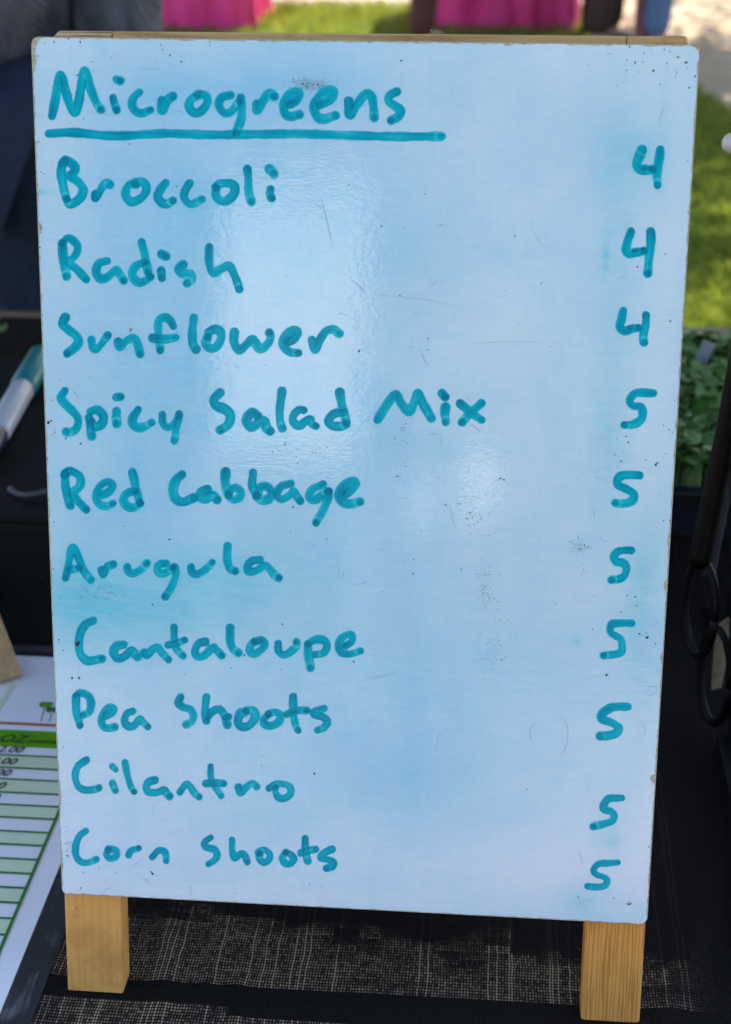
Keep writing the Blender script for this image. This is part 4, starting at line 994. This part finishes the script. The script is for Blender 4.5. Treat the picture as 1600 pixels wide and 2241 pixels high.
def word_mesh(title, strokes, wi):
    h_ = 1.35; g = np.random.default_rng(100+wi)
    allp = np.array([p for s_ in strokes for p in s_[0]]); lo = allp.min(0)-14; hi = allp.max(0)+14
    nx_, ny_ = int((hi[0]-lo[0])/h_)+1, int((hi[1]-lo[1])/h_)+1
    X = lo[0]+np.arange(nx_)*h_; Y = lo[1]+np.arange(ny_)*h_; XX, YY = np.meshgrid(X, Y)
    D = np.full(XX.shape, 1e3); INK = np.zeros(XX.shape); LIGHT = np.zeros(XX.shape)
    nz = vnoise(XX.shape, 9, 200+wi)
    for pts, rad in strokes:
        C_ = np.array(catmull(pts, 9)); n_ = len(C_); seg = np.linalg.norm(np.diff(C_, axis=0), axis=1); s_ = np.concatenate([[0], np.cumsum(seg)]); Lt = max(s_[-1], 1e-3)
        rr = rad*(1+.06*np.sin(s_/14+g.random()*6)+.04*np.sin(s_/6+g.random()*6))*(1+.05*g.normal())
        # closest segment per pixel, computed on the stroke's own window
        m_ = rad+8; ix0, ix1 = int(max(0, (C_[:, 0].min()-m_-lo[0])/h_)), int(min(nx_, (C_[:, 0].max()+m_-lo[0])/h_+2)); iy0, iy1 = int(max(0, (C_[:, 1].min()-m_-lo[1])/h_)), int(min(ny_, (C_[:, 1].max()+m_-lo[1])/h_+2))
        x, y = XX[iy0:iy1, ix0:ix1], YY[iy0:iy1, ix0:ix1]; best = np.full(x.shape, 1e3); bs = np.zeros(x.shape); side = np.zeros(x.shape); cov = np.zeros(x.shape); last_in = np.full(x.shape, -1e9)
        for i in range(n_-1):
            a, b_ = C_[i], C_[i+1]; d = b_-a; L2 = d@d+1e-9; t = np.clip(((x-a[0])*d[0]+(y-a[1])*d[1])/L2, 0, 1)
            qx, qy = a[0]+t*d[0], a[1]+t*d[1]; dist = np.hypot(x-qx, y-qy)-(rr[i]+(rr[i+1]-rr[i])*t)
            sarc = s_[i]+t*seg[i]
            k_ = dist < 0                                                     # count separate passes of one stroke over the same spot
            newp = k_ & (sarc-last_in > rad*2.3); cov[newp] += 1; last_in[k_] = sarc[k_]
            u_ = dist < best; best[u_] = dist[u_]; bs[u_] = sarc[u_]; side[u_] = ((x-qx)*d[1]-(y-qy)*d[0])[u_]/math.sqrt(L2)/rad
        e0 = np.hypot(x-C_[-1][0], y-C_[-1][1]); e1_ = np.hypot(x-C_[0][0], y-C_[0][1])
        ins = np.clip(-best/1.6, 0, 1)
        ink = ins*(.37+.13*np.clip(cov-1, 0, 1.0))
        ink += ins*(.10*np.exp(-(e1_/(rad*1.6))**2)+.10*(1-bs/Lt)*.8)
        ph = g.random()*6; ink += ins*(.07*np.sin(side*4+ph+bs*.02)+.05*np.sin(side*9+ph*2+bs*.03)+.04*np.sin(side*17+ph*3)+.08*np.sin(bs/17+ph*4))
        rim = np.exp(-((best+1.4)/1.3)**2); ink += .06*rim*ins
        dotm = np.clip((rad*.80-e0)/1.6, 0, 1); halo = np.exp(-((e0-rad*1.25)/2.6)**2)*ins*(1-dotm)
        pw = g.uniform(.45, 1.0)
        ink += dotm*.30*pw-halo*.30*pw*g.uniform(.4, 1.3)
        o_ = INK[iy0:iy1, ix0:ix1]; INK[iy0:iy1, ix0:ix1] = np.maximum(o_, ink)+.30*np.minimum(o_, ink); D[iy0:iy1, ix0:ix1] = np.minimum(D[iy0:iy1, ix0:ix1], best)
    D += (nz-.5)*1.5+(vnoise(XX.shape, 3, 300+wi)-.5)*.9; INK = np.clip(INK, .04, .74)
    # marching squares
    verts, faces, cols, vid, eid = [], [], [], {}, {}
    def pv(j, i):
        k_ = (j, i)
        if k_ not in vid: vid[k_] = len(verts); verts.append((X[i], Y[j])); cols.append(INK[j, i])
        return vid[k_]
    def ev(j0, i0, j1_, i1_):
        k_ = (j0, i0, j1_, i1_) if (j0, i0) < (j1_, i1_) else (j1_, i1_, j0, i0)
        if k_ not in eid:
            a, b_ = D[k_[0], k_[1]], D[k_[2], k_[3]]; t = a/(a-b_); eid[k_] = len(verts); verts.append((X[k_[1]]+(X[k_[3]]-X[k_[1]])*t, Y[k_[0]]+(Y[k_[2]]-Y[k_[0]])*t))
            cols.append(max(INK[k_[0], k_[1]], INK[k_[2], k_[3]]))
        return eid[k_]
    IN = D < 0; any_ = IN[:-1, :-1] | IN[1:, :-1] | IN[:-1, 1:] | IN[1:, 1:]
    for j, i in zip(*np.nonzero(any_)):
        c4 = ((j, i), (j, i+1), (j+1, i+1), (j+1, i)); poly = []
        for q in range(4):
            a, b_ = c4[q], c4[(q+1) % 4]
            if IN[a]: poly.append(pv(*a))
            if IN[a] != IN[b_]: poly.append(ev(*a, *b_))
        if len(poly) > 2: faces.append(tuple(poly))
    V = []
    for x, y in verts:
        u, v = on_board(x, y, .00013); V.append((u, -.00013, v+LEG))
    o = obj('handwriting', V, faces, M['ink'], sg, label=title)
    ca = o.data.color_attributes.new('ink', 'FLOAT_COLOR', 'POINT'); c_ = np.array(cols); ca.data.foreach_set('color', np.stack([c_, c_, c_, np.ones(len(c_))], 1).ravel())
names = iter(['first 4 down the price column', 'second 4 down the price column', 'third 4 down the price column', 'topmost 5, level with Spicy Salad Mix', '5 level with Red Cabbage', '5 level with Arugula', '5 level with Cantaloupe', '5 level with Pea Shoots', '5 level with Cilantro', 'lowest 5, level with Corn Shoots'])
shoots = iter(['after Pea', 'after Corn'])
for wi, (ttl, sk) in enumerate(words):
    if ttl in '45': lab = 'teal handwritten price, '+next(names)
    elif ttl.startswith('Micro'): lab = 'underlined teal heading Microgreens'
    elif ttl == 'Shoots': lab = 'teal handwritten word Shoots '+next(shoots)
    else: lab = 'teal handwritten word '+ttl
    word_mesh(lab, sk, wi)

# flecks and scratches on the white face (one mass each)
FL = [(1114, 118, 0), (1337, 118, 1), (1310, 128, 0), (1430, 155, 2), (1502, 137, 2.6), (1504, 149, 1), (1484, 125, 1.6), (1454, 108, 1.3), (1371, 154, 1), (1390, 136, 1.6), (1289, 141, 1), (1521, 167, 1.8), (1508, 192, 1.6), (1444, 185, 1.2), (1409, 116, 1.2), (1378, 102, 1.2), (1425, 110, .8), (1460, 139, 1), (1330, 117, 1), (1398, 158, .8),
      (203, 135, 1.4), (83, 123, 1.4), (150, 85, 1.4), (99, 94, 1.2), (119, 92, 1.2), (372, 121, 1.8), (397, 135, 1.8), (352, 98, 1), (176, 92, 1.6), (120, 182, .8), (204, 155, 1), (340, 132, .8), (244, 126, .9), (878, 133, 2.0), (170, 165, 1.6), (284, 315, 1.4), (85, 310, 1.6), (87, 418, .8), (90, 376, 1.3), (97, 380, 1), (183, 260, 1.2), (387, 408, 1.3), (764, 404, 1.1), (931, 424, 1.1), (380, 203, 1.2), (1504, 352, 1), (1420, 437, 0), (835, 495, 1.3), (1127, 516, 1.4), (885, 500, 1), (90, 500, 1.6), (88, 541, 1.6), (786, 768, 2.0), (875, 646, 1.3), (1185, 620, 1.2), (1105, 636, .9), (937, 741, 1.6), (936, 766, 1.2), (1204, 759, 1), (1465, 690, .9), (1467, 703, 1.6), (1395, 584, 1.6), (1456, 555, 1.4), (150, 802, 0), (287, 721, 2.0), (285, 726, 1.4), (222, 728, .8), (105, 929, 0), (106, 925, 2.8), (112, 921, 2), (114, 950, 1.2), (120, 947, 1.3), (144, 960, 1.6), (177, 971, 2.2), (104, 1004, 1.6), (1095, 1047, 2.0), (1103, 1050, 1.6), (869, 1043, 1.5), (875, 1042, 1), (960, 1045, .9), (975, 1105, 1.4), (1008, 1103, 1.4), (1029, 1122, 1.6), (1022, 1135, 1.4), (1026, 1150, 1.2), (642, 1109, 2.0), (636, 1165, 1.2), (715, 1180, 1.4), (371, 1180, 1.8), (117, 1245, 1.7), (119, 1142, 1.1), (129, 1400, 1.7), (139, 1423, 1.4), (169, 1410, 4.6), (172, 1407, 4.2), (158, 1484, 2.2), (173, 1483, 2.6), (334, 1323, 1.8), (240, 1343, 1.2), (618, 1366, 1.6), (535, 1434, 1.9), (774, 1448, 2.0), (505, 1461, 1.3), (904, 1255, 1.3), (1010, 1246, 1.2), (1373, 1303, 1.4), (1390, 1306, 1.6), (1393, 1325, 1.4), (1359, 1339, 1.4), (1399, 1387, 2.0), (1416, 1395, 2.6), (1415, 1385, 1.1), (1435, 1408, 1.3), (1297, 1377, 1.2), (1328, 1477, 2.3), (1326, 1478, 1.6), (573, 1494, 0), (688, 1693, 2.0), (139, 1635, 1.2), (573, 1653, 1.1), (573, 1675, 1.2), (334, 1912, 2.4), (331, 1908, 1.8), (183, 1910, 1.4), (253, 1910, 1.2), (177, 1943, 1.6), (217, 1900, 1.1), (145, 1846, 1.3), (147, 1872, 2.0), (150, 1875, 1.4), (152, 1843, 1.2), (678, 1935, 1.4), (515, 1955, 1), (1420, 1853, 1.5), (1381, 1882, 0), (1266, 1963, 1.5), (1343, 1965, 1.4), (1413, 1887, .9), (1452, 1140, 1.3), (1466, 1139, 1.4), (1375, 968, 1.6), (1370, 955, 1.2), (1452, 931, 1.2), (1465, 940, 1.3), (1435, 1017, 2.0), (1438, 1013, 1.5), (1413, 1006, 1.2), (1360, 1010, 1.4), (1357, 1008, 1)]
bm = bmesh.new(); g = rng
def fleck(px, py, r_):
    u0, v0 = on_board(px, py); rm = r_/4250.0; n_ = 7; a0 = g.random()*6; el = g.uniform(1.0, 1.7); ro = g.random()*3.1
    vs = []
    for k_ in range(n_):
        t = a0+k_*2*math.pi/n_; q = rm*g.uniform(.7, 1.15); x, y = q*math.cos(t)*el, q*math.sin(t); vs.append(bm.verts.new((u0+x*math.cos(ro)-y*math.sin(ro), -.00020, v0+LEG+x*math.sin(ro)+y*math.cos(ro))))
    bm.faces.new(vs)
for px, py, r_ in FL:
    if r_ > 0: fleck(px, py, r_)
for cx_, cy_, sx_, sy_, n_ in ((682, 186, 14, 5, 46), (670, 185, 34, 9, 30), (1060, 1290, 14, 34, 40), (1085, 1410, 18, 50, 40), (225, 1300, 40, 14, 40), (660, 985, 40, 14, 30), (884, 960, 10, 50, 30), (1420, 115, 50, 26, 24), (340, 100, 120, 16, 18), (110, 1850, 12, 10, 0), (148, 1850, 6, 22, 14), (1270, 1195, 14, 12, 26), (1335, 1000, 24, 24, 18), (1040, 1130, 16, 26, 22), (100, 700, 10, 300, 16), (1470, 900, 20, 400, 20), (800, 1100, 400, 500, 90), (640, 600, 380, 300, 40), (1275, 1260, 10, 34, 16), (330, 1710, 150, 110, 10), (350, 640, 160, 120, 10)):
    for _ in range(n_): fleck(cx_+g.normal()*sx_, cy_+g.normal()*sy_, g.uniform(.45, 1.05))
fo = bmobj('ink_flecks', bm, M['speck'], sg); fo['kind'] = 'stuff'
bm = bmesh.new()
def scratch(pts, w_):
    C_ = catmull(pts, 5); L_ = []
    for i, p in enumerate(C_):
        d = C_[min(i+1, len(C_)-1)]-C_[max(i-1, 0)]; d = d/(np.linalg.norm(d)+1e-9); nn = np.array([-d[1], d[0]]); t = i/(len(C_)-1); ww = w_*(.15+.85*math.sin(math.pi*t))*.5
        a = on_board(*(p+nn*ww)); b_ = on_board(*(p-nn*ww)); L_.append((bm.verts.new((a[0], -.00018, a[1]+LEG)), bm.verts.new((b_[0], -.00018, b_[1]+LEG))))
    for i in range(len(L_)-1): bm.faces.new((L_[i][0], L_[i+1][0], L_[i+1][1], L_[i][1]))
for pts, w_ in (([(188, 245), (250, 252), (262, 257)], 1.4), ([(160, 851), (165, 862), (175, 872)], 1.6), ([(700, 425), (715, 480), (729, 543)], 1.6), ([(688, 442), (705, 458)], 1.3), ([(770, 612), (785, 625), (800, 640)], 1.8), ([(920, 762), (928, 785), (941, 802)], 1.5), ([(1035, 752), (1110, 748), (1200, 749)], 1.1), ([(937, 632), (950, 620), (959, 611)], 1.4), ([(927, 578), (933, 590), (931, 608)], 1.1), ([(955, 497), (975, 492), (992, 488)], 1.2), ([(1455, 228), (1448, 250), (1440, 270)], 1.2), ([(1475, 148), (1481, 160), (1485, 148)], 1.4), ([(1476, 172), (1481, 160)], 1.8), ([(1352, 608), (1362, 606), (1371, 607)], 1.6), ([(932, 950), (948, 950), (962, 951)], 1.6), ([(965, 950), (967, 975)], .8),
        ([(1025, 935), (1035, 930), (1043, 938), (1050, 944), (1046, 950)], 1.2), ([(1310, 1168), (1316, 1180), (1328, 1186), (1334, 1180)], 1.4), ([(1247, 1188), (1262, 1192), (1278, 1196)], 1.6), ([(1250, 1196), (1266, 1202), (1280, 1206)], 1.4), ([(1430, 1243), (1440, 1239)], 1.6), ([(1404, 1254), (1410, 1252)], 1.5), ([(1344, 1336), (1350, 1330)], 1.2), ([(1430, 1360), (1436, 1357), (1438, 1363), (1433, 1366), (1429, 1362)], 1.3), ([(1430, 1467), (1438, 1465), (1443, 1471), (1440, 1477)], 1.0), ([(1414, 1515), (1425, 1503), (1437, 1503), (1436, 1514), (1422, 1521), (1414, 1515)], 1.2),
        ([(1395, 1575), (1412, 1590), (1408, 1610), (1390, 1612)], 1.0), ([(1172, 1625), (1160, 1612), (1163, 1590), (1175, 1582)], 1.3), ([(1215, 1565), (1235, 1575), (1243, 1600), (1238, 1635), (1215, 1665)], .9), ([(965, 1655), (955, 1630), (965, 1605), (990, 1600)], .8), ([(302, 1985), (355, 1955)], .0), ([(217, 1954), (255, 1937)], 1.0), ([(312, 1920), (332, 1936)], 1.4), ([(289, 1896), (305, 1885), (315, 1880)], 1.2), ([(417, 1936), (419, 1962)], 1.2), ([(562, 1905), (563, 1916)], 1.0), ([(704, 1934), (705, 1946)], 1.2), ([(334, 1755), (337, 1785)], .9), ([(580, 1444), (581, 1457)], 1.2), ([(448, 1372), (452, 1375)], 1.3),
        ([(800, 1488), (835, 1480), (870, 1470)], 1.0), ([(1165, 210), (1148, 240), (1135, 262)], .0), ([(300, 150), (325, 149), (345, 153), (350, 143)], 1.3), ([(150, 265), (158, 270), (162, 280)], .9), ([(375, 240), (395, 244), (408, 249)], 1.2), ([(82, 306), (80, 312), (86, 317)], 1.8), ([(735, 697), (745, 684), (752, 688), (764, 692)], 1.3), ([(358, 811), (365, 817), (374, 818)], 1.6), ([(512, 798), (520, 803), (526, 807)], 1.8), ([(795, 690), (800, 750)], .0), ([(770, 1280), (800, 1275), (812, 1270)], 1.2), ([(742, 1238), (745, 1262)], 1.0), ([(840, 1340), (850, 1320)], .0), ([(1006, 1247), (1012, 1243)], 1.6), ([(1030, 1450), (1060, 1440), (1080, 1452)], .8), ([(960, 1100), (985, 1110), (992, 1140), (1000, 1160)], 1.0), ([(1040, 1160), (1060, 1172), (1085, 1165), (1094, 1140)], .9),
        ([(1299, 1100), (1300, 1125), (1303, 1138)], 1.6), ([(640, 600), (720, 640), (780, 660)], .0), ([(800, 642), (900, 652), (1000, 668)], .8), ([(820, 590), (840, 640), (830, 700)], .0), ([(1160, 480), (1180, 530), (1220, 546)], .9), ([(430, 1805), (440, 1812)], 1.0), ([(1266, 1860), (1272, 1880), (1276, 1892)], 1.5), ([(1262, 1965), (1268, 1975), (1285, 1984)], .8), ([(88, 421), (90, 422)], 0)):
    if w_ > 0: scratch(pts, w_)
for _ in range(60):
    x, y = g.uniform(120, 1440), g.uniform(120, 1900); a = g.normal()*.5+(1.57 if g.random() < .3 else 0); L_ = g.uniform(8, 46); scratch([(x, y), (x+math.cos(a)*L_*.5+g.normal()*2, y+math.sin(a)*L_*.5+g.normal()*2), (x+math.cos(a)*L_, y+math.sin(a)*L_)], g.uniform(.4, .75))
so_ = bmobj('scratches', bm, M['scratch'], sg); so_['kind'] = 'stuff'
